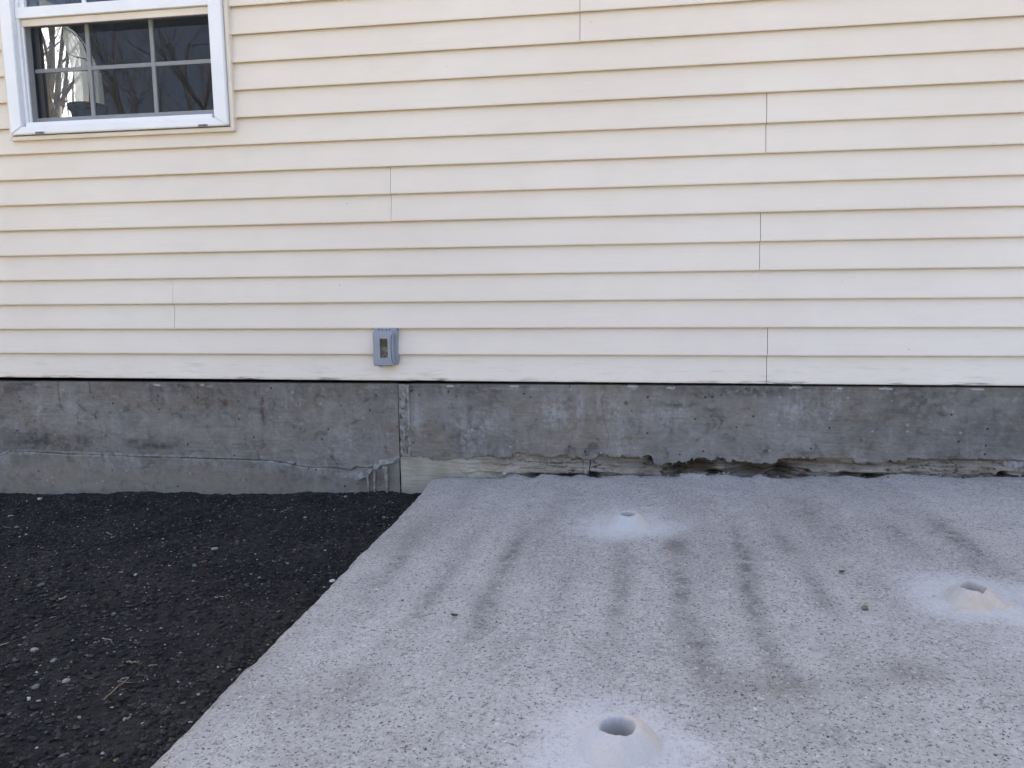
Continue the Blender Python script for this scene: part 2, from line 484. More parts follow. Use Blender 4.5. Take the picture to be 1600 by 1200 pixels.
def tag(o, label=None, cat=None, group=None, kind=None):
    if label: o['label'] = label
    if cat: o['category'] = cat
    if group: o['group'] = group
    if kind: o['kind'] = kind
    return o
def empty(name, loc):
    o = bpy.data.objects.new(name, None); o.empty_display_size = .1; o.location = loc
    return link(o)
def root_part(o, root):
    """keep world-space mesh, parent under an Empty placed at the thing's base"""
    o.parent = root
    o.matrix_parent_inverse = Matrix.Translation(-Vector(root.location))
    return o

# ================================================================== SETTING
# ground sheet (below the planting bed and slab), reaches the horizon
gs = np.concatenate([[-400, -150, -60, -25, -12], np.arange(-8, 8.1, 1.0), [12, 25, 60, 150, 400]])
X, Y = np.meshgrid(gs, gs, indexing='ij')
Z = np.full_like(X, -0.60) + 0.05 * (fbm(X * .3, Y * .3, 5) - .5) * sstep(3, 8, np.hypot(X, Y)) + 5.5 * sstep(-14, -60, Y) + 1.2 * sstep(8, 40, Y)
o = fast_mesh('ground', np.stack([X, Y, Z], -1).reshape(-1, 3), grid_faces(len(gs), len(gs)), M['ground'])
tag(o, kind='structure')

# planting bed of dark topsoil
xs = np.concatenate([np.linspace(-6, -3.0, 61)[:-1], np.arange(-3.0, -0.70, 0.007)])
ys = np.concatenate([np.linspace(-5.0, -2.1, 59)[:-1], np.arange(-2.1, 0.06, 0.007)])
X, Y = np.meshgrid(xs, ys, indexing='ij')
def soil_h(X, Y):
    h = zsoil(X) + 0.030 * (fbm(X * 3.1, Y * 3.1, 31, 3) - .5) + (0.022 - 0.012 * sstep(-.15, 0, Y)) * (fbm(X * 16, Y * 16, 32, 3) - .5)
    h = h + 0.014 * (fbm(X * 60, Y * 60, 33, 3) - .5)
    h = h + 0.006 * sstep(-0.05, 0.03, Y) * vn(X * 14, Y * 0, 35)
    return h - 0.16 * np.maximum(sstep(-5.4, -6, X), sstep(-4.6, -5, Y))
Z = soil_h(X, Y)
o = fast_mesh('soil', np.stack([X, Y, Z], -1).reshape(-1, 3), grid_faces(len(xs), len(ys)), M['soil'])
tag(o, kind='structure')

# patio slab
CONES = {}
def cone_centre(pL, pR):
    a = slab_pt(*pL); b = slab_pt(*pR); return (a + b) / 2, abs(b[0] - a[0]) / 2
c1, r1 = cone_centre((944, 820), (1017, 819))
c2, r2 = cone_centre((898, 1163), (1033, 1163))
c3, r3 = cone_centre((1472, 936), (1566, 936))
back_px = [(640, 775), (690, 746), (700, 747), (733, 745), (770, 746), (785, 746), (795, 742), (806, 739), (815, 741), (833, 746), (845, 740), (862, 740), (875, 742), (893, 744), (905, 741), (912, 741), (922, 744), (935, 745), (950, 743), (980, 741), (1003, 743), (1025, 742), (1055, 744), (1063, 739), (1099, 738), (1108, 741), (1125, 739), (1133, 739), (1143, 741), (1160, 744), (1170, 743), (1187, 740), (1200, 743), (1210, 746), (1228, 746), (1235, 745), (1250, 744), (1270, 742), (1310, 743), (1325, 742), (1345, 744), (1358, 746), (1372, 744), (1385, 741), (1410, 739), (1430, 741), (1455, 742), (1480, 743), (1495, 746), (1510, 745), (1530, 743), (1560, 743), (1600, 743)]
bp = np.array([on_wall(a, b, 0.012) for a, b in back_px[2:]])
def slab_edge_bump(x):
    zz = np.interp(x, bp[:, 0], bp[:, 2]); b = zz - zslab(x)
    return np.clip(b * 1.2, -0.014, 0.017) + 0.0025 * (vn(x * 60, x * 0, 41) - .5)
xs = np.concatenate([np.arange(-0.75, 1.9, 0.008), np.linspace(1.9, 5.0, 50)])
ys = np.concatenate([np.linspace(-5.0, -2.2, 50)[:-1], np.arange(-2.2, 0.0131, 0.008)])
X, Y = np.meshgrid(xs, ys, indexing='ij')
Z = zslab(X) + 0.006 * (fbm(X * 2.2, Y * 2.2, 51, 3) - .5) + 0.0022 * (fbm(X * 22, Y * 22, 52, 2) - .5) + 0.0016 * (vn(X * 110, Y * 110, 53) - .5)
Z = Z + slab_edge_bump(X) * sstep(-0.07, 0.0, Y)
# ragged left edge
ed = np.exp(-(X + 0.75) / 0.02)
X2 = X + ed * (0.008 * (fbm(Y * 3, Y * 0, 61, 3) - .5) + 0.004 * (vn(Y * 60, Y * 0, 62) - .5)) - 0.02 * sstep(-.35, .02, Y) * ed
Z = Z - 0.010 * np.exp(-(X + 0.75) / 0.010) * (0.5 + fbm(Y * 11, Y * 0, 63, 3))
dust = np.zeros_like(X); tint = np.zeros_like(X)
for c, r, w in ((c1, r1, 1.0), (c2, r2, .95), (c3, r3 * 1.15, 1.0)):
    ang = np.arctan2(Y - c[1], X - c[0]); dd = np.hypot(X - c[0], (Y - c[1]))
    k = r * (2.3 + 2.2 * fbm(np.cos(ang) * 2 + 5, np.sin(ang) * 2 + 5, int(abs(c[0] * 100)) + 70, 3))
    g = w * (1 - sstep(.22, 1.0, dd / k)) ** .9
    dust = np.maximum(dust, np.maximum(g * .85, .36 * w * np.exp(-(dd / (k * 1.5)) ** 2)))
# dust fanning to the right of the broken cone
dust = np.maximum(dust, .8 * gauss(X, Y, c3[0] + .14, c3[1] + .03, .08, .10))
dust = np.maximum(dust, .55 * gauss(X, Y, c3[0] + .06, c3[1] - .22, .16, .12))
# water stains: long smudges running away from the wall
stain = np.zeros_like(X)
for p0_, p1_, wd, s in (((718, 878), (658, 950), .026, .6), ((814, 842), (757, 950), .030, 1.0), ((892, 878), (862, 980), .026, .4), ((973, 860), (967, 962), .028, .75), ((1060, 866), (1072, 980), .026, .55),
                        ((1084, 992), (1114, 1088), .035, .75), ((1156, 848), (1186, 968), .026, 1.0), ((1198, 998), (1228, 1052), .028, .9), ((1216, 836), (1240, 860), .03, .5), ((1264, 902), (1294, 950), .026, .85),
                        ((1390, 824), (1432, 860), .04, .6), ((1468, 824), (1540, 878), .04, .75), ((640, 850), (560, 960), .03, .4), ((745, 830), (700, 890), .03, .4), ((860, 800), (835, 850), .035, .4), ((600, 1000), (540, 1090), .04, .35),
                        ((1090, 800), (1110, 850), .035, .4), ((1250, 790), (1290, 830), .04, .4), ((1340, 900), (1400, 960), .035, .35), ((800, 1000), (770, 1080), .04, .3), ((930, 1000), (925, 1060), .04, .35), ((1300, 1000), (1370, 1090), .04, .35)):
    a = slab_pt(*p0_); b = slab_pt(*p1_)
    tt = (Y - a[1]) / (b[1] - a[1]); cx = a[0] + (b[0] - a[0]) * np.clip(tt, -.8, 1.9)
    wob = .03 * (fbm(Y * 6, Y * 0 + p0_[0], 80, 3) - .5)
    stain = np.maximum(stain, s * np.exp(-((X - cx + wob) / wd) ** 2) * sstep(-.7, .2, tt) * sstep(1.8, .8, tt))
stain = stain * (.35 + 1.1 * fbm(X * 16, Y * 9, 81, 4)) + .26 * sstep(.5, .72, fbm(X * 7, Y * 1.3, 82, 4)) * (1 - sstep(-.9, -1.8, Y) * .5) + .16 * sstep(.5, .7, fbm(X * 24, Y * 24, 85, 3))
stain += .30 * sstep(-.10, 0.0, Y) * fbm(X * 12, Y * 12, 84, 3)
stain = np.clip(stain * .80, 0, 1) * (1 - np.clip(dust, 0, 1))
brown = np.zeros_like(X)
for px, py, rx, ry, s in ((1055, 852, .035, .06, .9), (1425, 1050, .06, .05, .55), (960, 1185, .05, .05, .0), (1200, 1075, .12, .07, .45), (500, 1080, .10, .10, .25), (650, 830, .10, .2, .2), (520, 905, .03, .03, .5), (1310, 1150, .2, .06, .12)):
    c = slab_pt(px, py); brown = np.maximum(brown, s * gauss(X, Y, c[0], c[1], rx, ry))
brown = np.maximum(brown, .5 * np.exp(-(X + .75) / .035) * fbm(X * 10, Y * 10, 83, 3))
V = np.stack([X2, Y, Z], -1).reshape(-1, 3); nx, ny = X.shape
F = grid_faces(nx, ny)
# skirt down the left, front, right and back sides
idx = np.arange(nx * ny).reshape(nx, ny)
loop = np.concatenate([idx[0, :], idx[1:, -1], idx[-1, -2::-1], idx[-2:0:-1, 0]])
lowv = V[loop].copy(); lowv[:, 2] = -0.75
nb = len(V); V = np.vstack([V, lowv]); L = len(loop); j = np.arange(L)
sk = np.stack([loop[j], loop[(j + 1) % L], nb + (j + 1) % L, nb + j], -1)
F = np.vstack([F, sk])
pad = lambda a: np.concatenate([np.asarray(a).ravel(), np.zeros(L)])
o = fast_mesh('patio_slab', V, F, M['slab'], attrs={'dust': pad(np.clip(dust, 0, 1)), 'stain': pad(stain), 'brown': pad(brown)})
tag(o, kind='structure')

# ================================================================== HOUSE
S = 0.1016
HX0, HX1, HDEP, HTOP = -3.46, 4.6, 4.4, 5.30
house = tag(empty('house', (-0.5, 0.1, -0.5)), 'cream vinyl sided house on a weathered grey concrete foundation', 'house')
def H(o): return root_part(o, house)

# window measurements
WX0, WX1 = -2.478, -1.542                 # outer edges of the white frame
WZ0, WZ1 = 0.986, 1.905
OX0, OX1, OZ0, OZ1 = WX0 + .03, WX1 - .03, WZ0 + .028, WZ1 - .03      # opening through the wall

def wall_with_hole(name, x0, x1, y0, y1, z0, z1, hx0, hx1, hz0, hz1, material):
    V = []; F = []
    for a in ((x0, hx0, z0, z1), (hx1, x1, z0, z1), (hx0, hx1, z0, hz0), (hx0, hx1, hz1, z1)):
        v, f = box_vf(a[0], a[1], y0, y1, a[2], a[3]); b = len(V); V += v; F += [tuple(b + i for i in q) for q in f]
    return mesh_obj(name, V, F, material)
H(wall_with_hole('sheathing', HX0, HX1, 0.030, 0.15, 0.004, HTOP, OX0, OX1, OZ0, OZ1, M['sheath']))

# lap profile of one two-course panel: (y, z) from bottom hook to top edge, z measured from the panel's bottom lip
def panel_profile(courses):
    P = []
    for k in range(courses):
        z = k * S
        P += [(0.0152, z + .0110), (0.0040, z + .0020), (0.0012, z + .0008), (0.0, z + .0030), (0.0003, z + .009), (0.0060, z + .045), (0.0118, z + .083)]
        P += [(0.0150, z + S + .006)] if k < courses - 1 else [(0.0150, z + S - .001), (0.0158, z + S + .009)]
    return np.array(P)
def siding_panel(k, x0, x1, proud=0.0, seed=0, courses=2):
    P = panel_profile(courses); n = max(2, int((x1 - x0) / .09)) + 1
    xs = np.linspace(x0, x1, n); m = len(P)
    Xg = np.repeat(xs[:, None], m, 1); Yg = np.repeat(P[None, :, 0], n, 0); Zg = np.repeat(P[None, :, 1], n, 0) + k * S
    wav = (fbm(Xg * 1.7, Zg * 4 + seed, 90 + seed, 3) - .5)
    Yg = Yg - proud + .0028 * wav
    Zg = Zg + .0022 * (fbm(Xg * .8, Xg * 0 + k, 91, 2) - .5)
    V = np.stack([Xg, Yg, Zg], -1).reshape(-1, 3)
    F = grid_faces(n, m, flip=True)
    # end returns so that the butt edge has thickness
    nb = len(V); e = []
    for col in (0, n - 1):
        q = V[col * m:(col + 1) * m].copy(); e.append(q.copy()); q[:, 1] += .0050; e.append(q)
    V = np.vstack([V] + e); i = np.arange(m - 1)
    f0 = np.stack([nb + i, nb + i + 1, nb + m + i + 1, nb + m + i], -1); b = nb + 2 * m
    f1 = np.stack([b + i + 1, b + i, b + m + i, b + m + i + 1], -1)
    F = np.vstack([F, f0, f1])
    o = fast_mesh('siding_panel', V, F, M['siding'], smooth=True)
    H(o)
seams = {0: on_wall(1199, 555)[0], 2: on_wall(270, 475)[0], 4: on_wall(1188, 380)[0], 6: on_wall(610, 305)[0], 8: on_wall(1198, 190)[0], 10: -1.95, 12: on_wall(906, 40)[0]}
rows = int(HTOP / S / 2)
for rrow in range(rows):
    k = 2 * rrow
    s0 = seams.get(k, -3.0 + (rrow * 1.37) % 3.4)
    cuts = [HX0]
    s = s0 - 3.66 * 3
    while s < HX1 - .3:
        if s > HX0 + .3: cuts.append(s)
        s += 3.66
    cuts.append(HX1)
    for i in range(len(cuts) - 1):
        a, b = cuts[i] + (.0009 if i else 0), cuts[i + 1] - (.0009 if i < len(cuts) - 2 else 0)
        segs = [(a, b, 2, k)]
        if 10 <= k <= 18:
            segs = []
            if a < WX0: segs.append((a, min(b, WX0 + .004), 2, k))
            if b > WX1: segs.append((max(a, WX1 - .004), b, 2, k))
            if k == 18 and a < WX1 and b > WX0: segs.append((max(a, WX0 + .004), min(b, WX1 - .004), 1, 19))
        for (p, q, c, kk) in segs:
            siding_panel(kk, p, q, proud=(i % 2) * .0012, seed=(rrow * 5 + i) % 40, courses=c)
# corner boards
for x0, x1 in ((HX0 - .09, HX0 + .002), (HX1 - .002, HX1 + .09)):
    H(box('corner_post', x0, x1, -.006, .12, 0.0, HTOP, M['trim'], None, .004))

# ---- other walls, room and roof (they shade the yard and close the dark room)
def on_end(px, py, x):                            # photo ray continued to the end wall of the room
    d = ray(px, py); t = (x - CAM[0]) / d[0]; return CAM + t * d
EX = HX0 + .03                                    # inner face of the end wall
FYS = sorted((on_end(40, 120, EX)[1] - .06, on_end(152, 120, EX)[1])); FYS = (FYS[0], FYS[1]) 
FZ0, FZ1 = on_end(100, 200, EX)[2] - .05, on_end(100, 30, EX)[2] + .06
H(box('back_wall', HX0 - .078, HX1 + .078, HDEP, HDEP + .15, -0.6, HTOP, M['siding']))
V = []; F = []
for a in ((.16, FYS[0], -.6, HTOP), (FYS[1], HDEP - .002, -.6, HTOP), (FYS[0], FYS[1], -.6, FZ0), (FYS[0], FYS[1], FZ1, HTOP)):
    v, f = box_vf(HX0 - .08, HX0 + .03, a[0], a[1], a[2], a[3]); b = len(V); V += v; F += [tuple(b + i for i in q) for q in f]
H(mesh_obj('side_wall', V, F, M['roomwall']))
H(box('side_wall', HX1 - .03, HX1 + .08, .16, HDEP - .002, -0.6, HTOP, M['siding']))
RX1 = -0.7
H(box('room_floor', HX0 + .04, HX1 - .04, .152, HDEP - .004, 0.10, 0.2, M['roomfloor']))
H(box('room_ceiling', HX0 + .04, HX1 - .04, .152, HDEP - .004, 2.55, 2.65, M['roomwall']))
H(box('partition_wall', RX1, RX1 + .1, .152, HDEP - .004, .202, 2.548, M['roomwall']))
H(wall_with_hole('plaster', HX0 + .031, RX1 - .002, .1505, .158, .202, 2.548, OX0, OX1, OZ0, OZ1, M['roomwall']))
# gable roof with overhang
ym = HDEP / 2
V = []; F = []
for x in (HX0 - .35, HX1 + .35):
    V += [(x, -.40, HTOP - .05), (x, ym, HTOP + 1.35), (x, HDEP + .5, HTOP - .05), (x, HDEP + .5, HTOP + .10), (x, ym, HTOP + 1.52), (x, -.40, HTOP + .10)]
F = [(0, 1, 2, 3, 4, 5), (11, 10, 9, 8, 7, 6)] + [(i, 6 + i, 6 + (i + 1) % 6, (i + 1) % 6) for i in range(6)]
o = mesh_obj('roof', V, F, M['roof']); bm = bmesh.new(); bm.from_mesh(o.data); bmesh.ops.recalc_face_normals(bm, faces=bm.faces[:]); bm.to_mesh(o.data); bm.free(); H(o)
H(box('soffit', HX0 + .01, HX1 - .01, -.38, .028, HTOP + .002, HTOP + .03, M['trim']))
for x in (HX0, HX1):
    o = mesh_obj('gable_wall', [(x, .0, HTOP), (x, HDEP, HTOP), (x, ym, HTOP + 1.34), (x + .05, .0, HTOP), (x + .05, HDEP, HTOP), (x + .05, ym, HTOP + 1.34)], [(0, 1, 2), (5, 4, 3), (0, 3, 4, 1), (1, 4, 5, 2), (2, 5, 3, 0)], M['siding']); H(o)

# ---- foundation: upper wall face with its ragged lower edge
FY = 0.014
jag_px = [(641, 714), (655, 713), (668, 716), (673, 719), (690, 719), (700, 719), (712, 716), (722, 715), (728, 718), (735, 716), (745, 713), (752, 715), (760, 711), (775, 712), (779, 718), (785, 716), (792, 714), (798, 716), (801, 709), (815, 707), (830, 712), (845, 709), (846, 714), (857, 715), (862, 716), (870, 714), (873, 711), (885, 711), (893, 715), (905, 715), (912, 717), (922, 719), (928, 717), (935, 713), (940, 710), (950, 712), (960, 717), (965, 714), (972, 712), (980, 714), (1005, 713), (1012, 711), (1018, 712), (1022, 725), (1028, 727), (1035, 726), (1045, 723), (1055, 724), (1061, 719), (1066, 722), (1073, 722), (1080, 717), (1095, 715), (1105, 718), (1115, 719), (1121, 714), (1134, 717), (1135, 722), (1143, 722), (1145, 717), (1150, 720), (1160, 723), (1165, 721), (1170, 724), (1195, 724), (1203, 727), (1212, 724), (1217, 716), (1240, 717), (1280, 716), (1300, 716), (1328, 716), (1334, 717), (1336, 723), (1343, 724), (1348, 726), (1357, 722), (1362, 724), (1375, 726), (1386, 722), (1391, 719), (1400, 722), (1410, 721), (1418, 717), (1430, 717), (1475, 718), (1479, 720), (1484, 717), (1600, 719)]
jp = np.array([on_wall(a, b, FY) for a, b in jag_px])
led_px = [(0, 712), (10, 709), (17, 706), (60, 707), (120, 710), (180, 712), (230, 714), (280, 715), (340, 717), (380, 718), (420, 720), (450, 724), (470, 729), (490, 731), (520, 731), (535, 733), (548, 735), (555, 729), (575, 731), (590, 727), (610, 722), (622, 717)]
lp = np.array([on_wall(a, b, FY) for a, b in led_px])
def ftop(x): return np.interp(x, [-2.7, 1.35], [-0.021, -0.0095])
SPL = float(on_wall(623, 660, FY)[0]); SPR = float(on_wall(641, 660, FY)[0])
FEAT = dict(
  light=[(866, 640, 22, 30, .9), (905, 645, 6, 40, .7), (840, 690, 40, 15, .35), (705, 620, 25, 18, .45), (735, 660, 30, 30, .3), (1035, 650, 40, 22, .55), (960, 640, 14, 12, .4), (1250, 635, 45, 25, .65), (1235, 690, 30, 15, .4), (180, 655, 30, 30, .35), (120, 640, 20, 40, .3), (30, 655, 14, 30, .4), (265, 665, 20, 18, .45), (60, 640, 10, 20, .4), (440, 625, 8, 14, .45), (470, 625, 6, 10, .4), (540, 690, 60, 20, .2), (1150, 625, 20, 12, .3), (1420, 640, 30, 40, .15), (1560, 620, 20, 20, .2), (650, 660, 8, 30, .6)],
  dark=[(245, 697, 45, 6, 1.0), (210, 690, 25, 6, .7), (60, 690, 60, 18, .8), (125, 690, 30, 14, .7), (20, 610, 40, 10, .4), (1060, 632, 30, 5, .8), (1110, 640, 15, 6, .6), (1180, 612, 60, 8, .5), (1420, 640, 60, 40, .5), (1550, 670, 60, 30, .45), (1350, 670, 30, 25, .3), (420, 640, 20, 40, .25), (700, 610, 40, 12, .5), (760, 620, 30, 15, .3), (330, 640, 60, 20, .25), (560, 620, 60, 14, .35), (1195, 705, 12, 10, .8), (300, 610, 60, 6, .3), (590, 650, 30, 40, .2)],
  tan=[(260, 675, 40, 25, .35), (330, 680, 40, 18, .3), (450, 690, 40, 20, .2), (880, 680, 40, 20, .22), (1020, 660, 10, 14, .6), (920, 610, 30, 8, .3), (1350, 620, 30, 12, .3), (1410, 625, 10, 8, .3)],
  rust=[(352, 630, 8, 7, .9), (410, 643, 3.5, 18, .9), (410, 626, 3, 3, 1), (978, 630, 3.2, 3, 1.0), (75, 605, 6, 2, .8), (700, 700, 80, 3, 0)])
CR = [[(90, 597), (91, 612), (94, 636)], [(139, 597), (140, 606), (141, 615)], [(280, 597), (280, 606)], [(946, 598), (945, 615), (941, 622), (942, 650), (947, 668), (951, 680), (950, 692), (947, 703)], [(890, 600), (890, 607)], [(410, 621), (410, 629)]]
def features(X, Z, keys, mirror=True):
    out = {}
    for key in keys:
        a = np.zeros_like(X)
        for (px, py, rx, ry, s) in FEAT[key]:
            c = on_wall(px, py, FY); a = np.maximum(a, s * gauss(X, Z, c[0], c[2], rx * .00255, ry * .00255))
        out[key] = np.clip(a, 0, 1)
    ck = np.zeros_like(X)
    for line in CR:
        q = np.array([on_wall(a, b, FY) for a, b in line])
        for a, b in zip(q[:-1], q[1:]):
            d = b - a; L2 = d[0] ** 2 + d[2] ** 2
            t = np.clip(((X - a[0]) * d[0] + (Z - a[2]) * d[2]) / L2, 0, 1)
            dist = np.hypot(X - a[0] - t * d[0], Z - a[2] - t * d[2])
            ck = np.maximum(ck, sstep(.0026, .0006, dist) * (.45 if line[0][0] == 946 else .9))
    out['crack'] = ck
    return out
def face_sheet(name, xs, ztopf, zbotf, nz, yf, material, attrf, lip=0.06, toplip=0.05):
    """upright face between two curves, rough, turned back at top and bottom so that it has depth"""
    t = np.linspace(0, 1, nz)
    X = np.repeat(xs[:, None], nz, 1)
    zt, zb = ztopf(xs), zbotf(xs)
    Z = zt[:, None] * (1 - t[None, :]) + zb[:, None] * t[None, :]
    Yv = yf(X, Z)
    at = attrf(X, Z)
    # groove where there is a crack
    Yv = Yv + .003 * at.get('crack', 0)
    pre = np.stack([X[:, :1], Yv[:, :1] * 0 + FY + toplip, Z[:, :1] + .002], -1)
    pre2 = np.stack([X[:, :1], Yv[:, :1] + .004, Z[:, :1] + .003], -1)
    post = np.stack([X[:, -1:], Yv[:, -1:] + .007, Z[:, -1:] - .001], -1)
    post2 = np.stack([X[:, -1:], Yv[:, -1:] * 0 + FY + lip, Z[:, -1:] + .004], -1)
    V = np.concatenate([pre, pre2, np.stack([X, Yv, Z], -1), post, post2], 1)
    ex = lambda a: np.concatenate([a[:, :1], a[:, :1], a, a[:, -1:], a[:, -1:]], 1)
    at = {k: ex(v) for k, v in at.items()}
    return fast_mesh(name, V.reshape(-1, 3), grid_faces(V.shape[0], V.shape[1]), material, attrs=at, smooth=(name != 'old_concrete_course'))
def fnd_y(X, Z):
    return FY + .006 * (fbm(X * 1.6, Z * 5, 101, 2) - .5) + .0028 * (fbm(X * 22, Z * 40, 102, 3) - .5) + .0022 * (vn(X * 90, Z * 110, 103) - .5) - .0
def ledge_z(x): return np.interp(x, lp[:, 0], lp[:, 2]) + .003 * (fbm(x * 60, x * 0, 105, 2) - .5)
def jag_z(x):
    base = np.interp(x, jp[:, 0], jp[:, 2]) + .004 * (fbm(x * 90, x * 0, 106, 3) - .5) + .016 * (np.abs(vn(x * 85, x * 0, 107) - .5) - .2) * sstep(.30, .5, vn(x * 9, x * 0, 108)) - .012 * sstep(.72, .9, vn(x * 140, x * 0, 109)) * sstep(.4, .6, vn(x * 6, x * 0, 110))
    return base
dx = .0031
xl = np.concatenate([np.linspace(HX0, -2.85, 40)[:-1], np.arange(-2.85, SPL - .001, dx), [SPL - .0005]])
xr = np.concatenate([[SPR + .0005], np.arange(SPR + .002, 1.55, dx), np.linspace(1.56, HX1, 45)])
KEYS = ('light', 'dark', 'tan', 'rust')
def fat(X, Z):
    a = features(X, Z, KEYS)
    # white line of old paint and lime close under the siding
    d = ftop(X) - Z
    line = sstep(.60, .68, fbm(X * 13, X * 0, 111, 3)) * sstep(.006, .002, np.abs(d - .012 + .010 * (fbm(X * 40, Z * 60, 115, 2) - .5))) * 1.0 + .35 * sstep(.006, .0, d)
    a['light'] = np.clip(a['light'] + line, 0, 1)
    fk = np.zeros_like(X)
    for px, py, hw in ((245, 601, 6), (316, 602, 4), (703, 603, 6), (803, 603, 7), (988, 604, 8), (1048, 606, 6), (1243, 606, 8), (1312, 607, 4), (1384, 607, 9), (1528, 608, 8)):
        c = on_wall(px, py, FY); fk = np.maximum(fk, (np.abs(X - c[0]) < hw * .0026) * sstep(.0048, .0022, np.abs(Z - c[2] + .004 * (vn(X * 90, X * 0, 117) - .5)) + .0015 * (np.abs(X - c[0]) / (hw * .0026))))
    a['flake'] = fk
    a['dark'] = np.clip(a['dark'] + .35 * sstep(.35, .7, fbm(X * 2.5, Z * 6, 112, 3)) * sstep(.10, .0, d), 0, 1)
    a['light'] = np.clip(a['light'] + .45 * sstep(.52, .75, fbm(X * 14, Z * 4, 113, 4)) * sstep(.35, .6, fbm(X * 5, Z * 9, 116, 3)), 0, 1)
    return a
def fat_left(X, Z):
    a = fat(X, Z); d = Z - ledge_z(X)
    a['light'] = np.clip(a['light'] + 1.0 * sstep(.016, .003, d) * np.maximum(sstep(-1.6, -1.9, X), sstep(.45, .6, vn(X * 9, X * 0, 114))), 0, 1)
    return a
H(face_sheet('foundation_wall', xl, ftop, lambda x: ledge_z(x) + .0015, 88, fnd_y, M['concrete'], fat_left))
H(face_sheet('foundation_wall', xr, ftop, jag_z, 84, lambda X, Z: fnd_y(X, Z) + .002, M['concrete'], fat))
# lower footing lift, left of the joint
def foot_at(X, Z):
    a = {k: np.zeros_like(X) for k in KEYS}; d = ledge_z(X) - Z
    a['light'] = np.clip(.8 * sstep(.010, .0, d) * sstep(.3, .5, vn(X * 8, X * 0, 121)) + .35 * sstep(.5, .8, fbm(X * 12, Z * 3, 122, 3)), 0, 1)
    a['tan'] = .95 * sstep(.28, .58, fbm(X * 3, Z * 9, 123, 3)) * sstep(.02, .10, d)
    a['light'] = np.clip(a['light'] + .35 * sstep(.4, .7, fbm(X * 5, Z * 12, 127, 3)), 0, 1)
    c = on_wall(440, 745, FY); a['dark'] = .55 * gauss(X, Z, c[0], c[2] - .03, .22, .05) * (X < SPL)
    c2_ = on_wall(595, 755, FY); a['dark'] = np.maximum(a['dark'], .75 * gauss(X, Z, c2_[0], c2_[2], .07, .045))
    c3_ = on_wall(560, 742, FY); a['light'] = np.maximum(a['light'], .9 * gauss(X, Z, c3_[0], c3_[2], .04, .016))
    a['dark'] = np.maximum(a['dark'], .7 * sstep(.05, .0, Z - zsoil(X)) * fbm(X * 20, Z * 20, 124, 3))
    a['crack'] = sstep(.62, .68, vn(X * 300, Z * 300, 125)) * 0
    return a
def foot_y(X, Z):
    spall = gauss(X, Z, *on_wall(545, 733, FY)[[0, 2]], .05, .022)
    return FY + .002 + .004 * (fbm(X * 2, Z * 6, 131, 2) - .5) + .003 * (fbm(X * 25, Z * 30, 132, 3) - .5) + .012 * spall
H(face_sheet('footing_wall', xl[:-1], lambda x: ledge_z(x) - .0022 - .0025 * sstep(.45, .7, vn(x * 13, x * 0, 126)), lambda x: zsoil(x) - .06, 60, foot_y, M['concrete'], foot_at, .03, .02))

# rough old concrete course under the right-hand wall
xq = np.concatenate([[SPL + .0008], np.arange(SPL + .004, 1.55, dx), np.linspace(1.56, HX1, 45)])
def ruin_y(X, Z):
    pale = sstep(-.50, -.75, X)
    hollow = np.zeros_like(X)
    for px, py, rx, ry, s in ((1058, 730, .03, .03, 1.0), (1090, 728, .05, .03, .6), (1115, 738, .03, .012, 1.0), (1165, 733, .06, .03, .8), (1215, 735, .05, .03, 1.0), (840, 744, .04, .012, .8), (895, 743, .05, .010, .8), (928, 742, .02, .012, 1.0), (1320, 742, .04, .01, .7), (1356, 744, .03, .01, .9), (1562, 741, .014, .010, 1.2), (1022, 716, .02, .015, .8)):
        c = on_wall(px, py, .04); hollow = np.maximum(hollow, s * gauss(X, Z, c[0], c[2], rx, ry))
    bi = np.floor(X * 11 + 1.5 * fbm(X * 20, Z * 30, 144, 2)); bj = np.floor(Z * 95 + 1.6 * fbm(X * 7, Z * 20, 145, 3))
    blk = _hash(bi, bj, 146) - .5
    y = .029 + .009 * blk + .018 * (fbm(X * 4, Z * 55, 141, 3) - .5) + .018 * (fbm(X * 30, Z * 70, 142, 3) - .5)
    y = y - .016 * sstep(.035, .0, Z - zslab(X)) * (1 - np.clip(hollow * 1.3, 0, 1))
    return (y + .05 * hollow) * (1 - pale) + pale * (.019 + .004 * (fbm(X * 30, Z * 30, 143, 3) - .5))
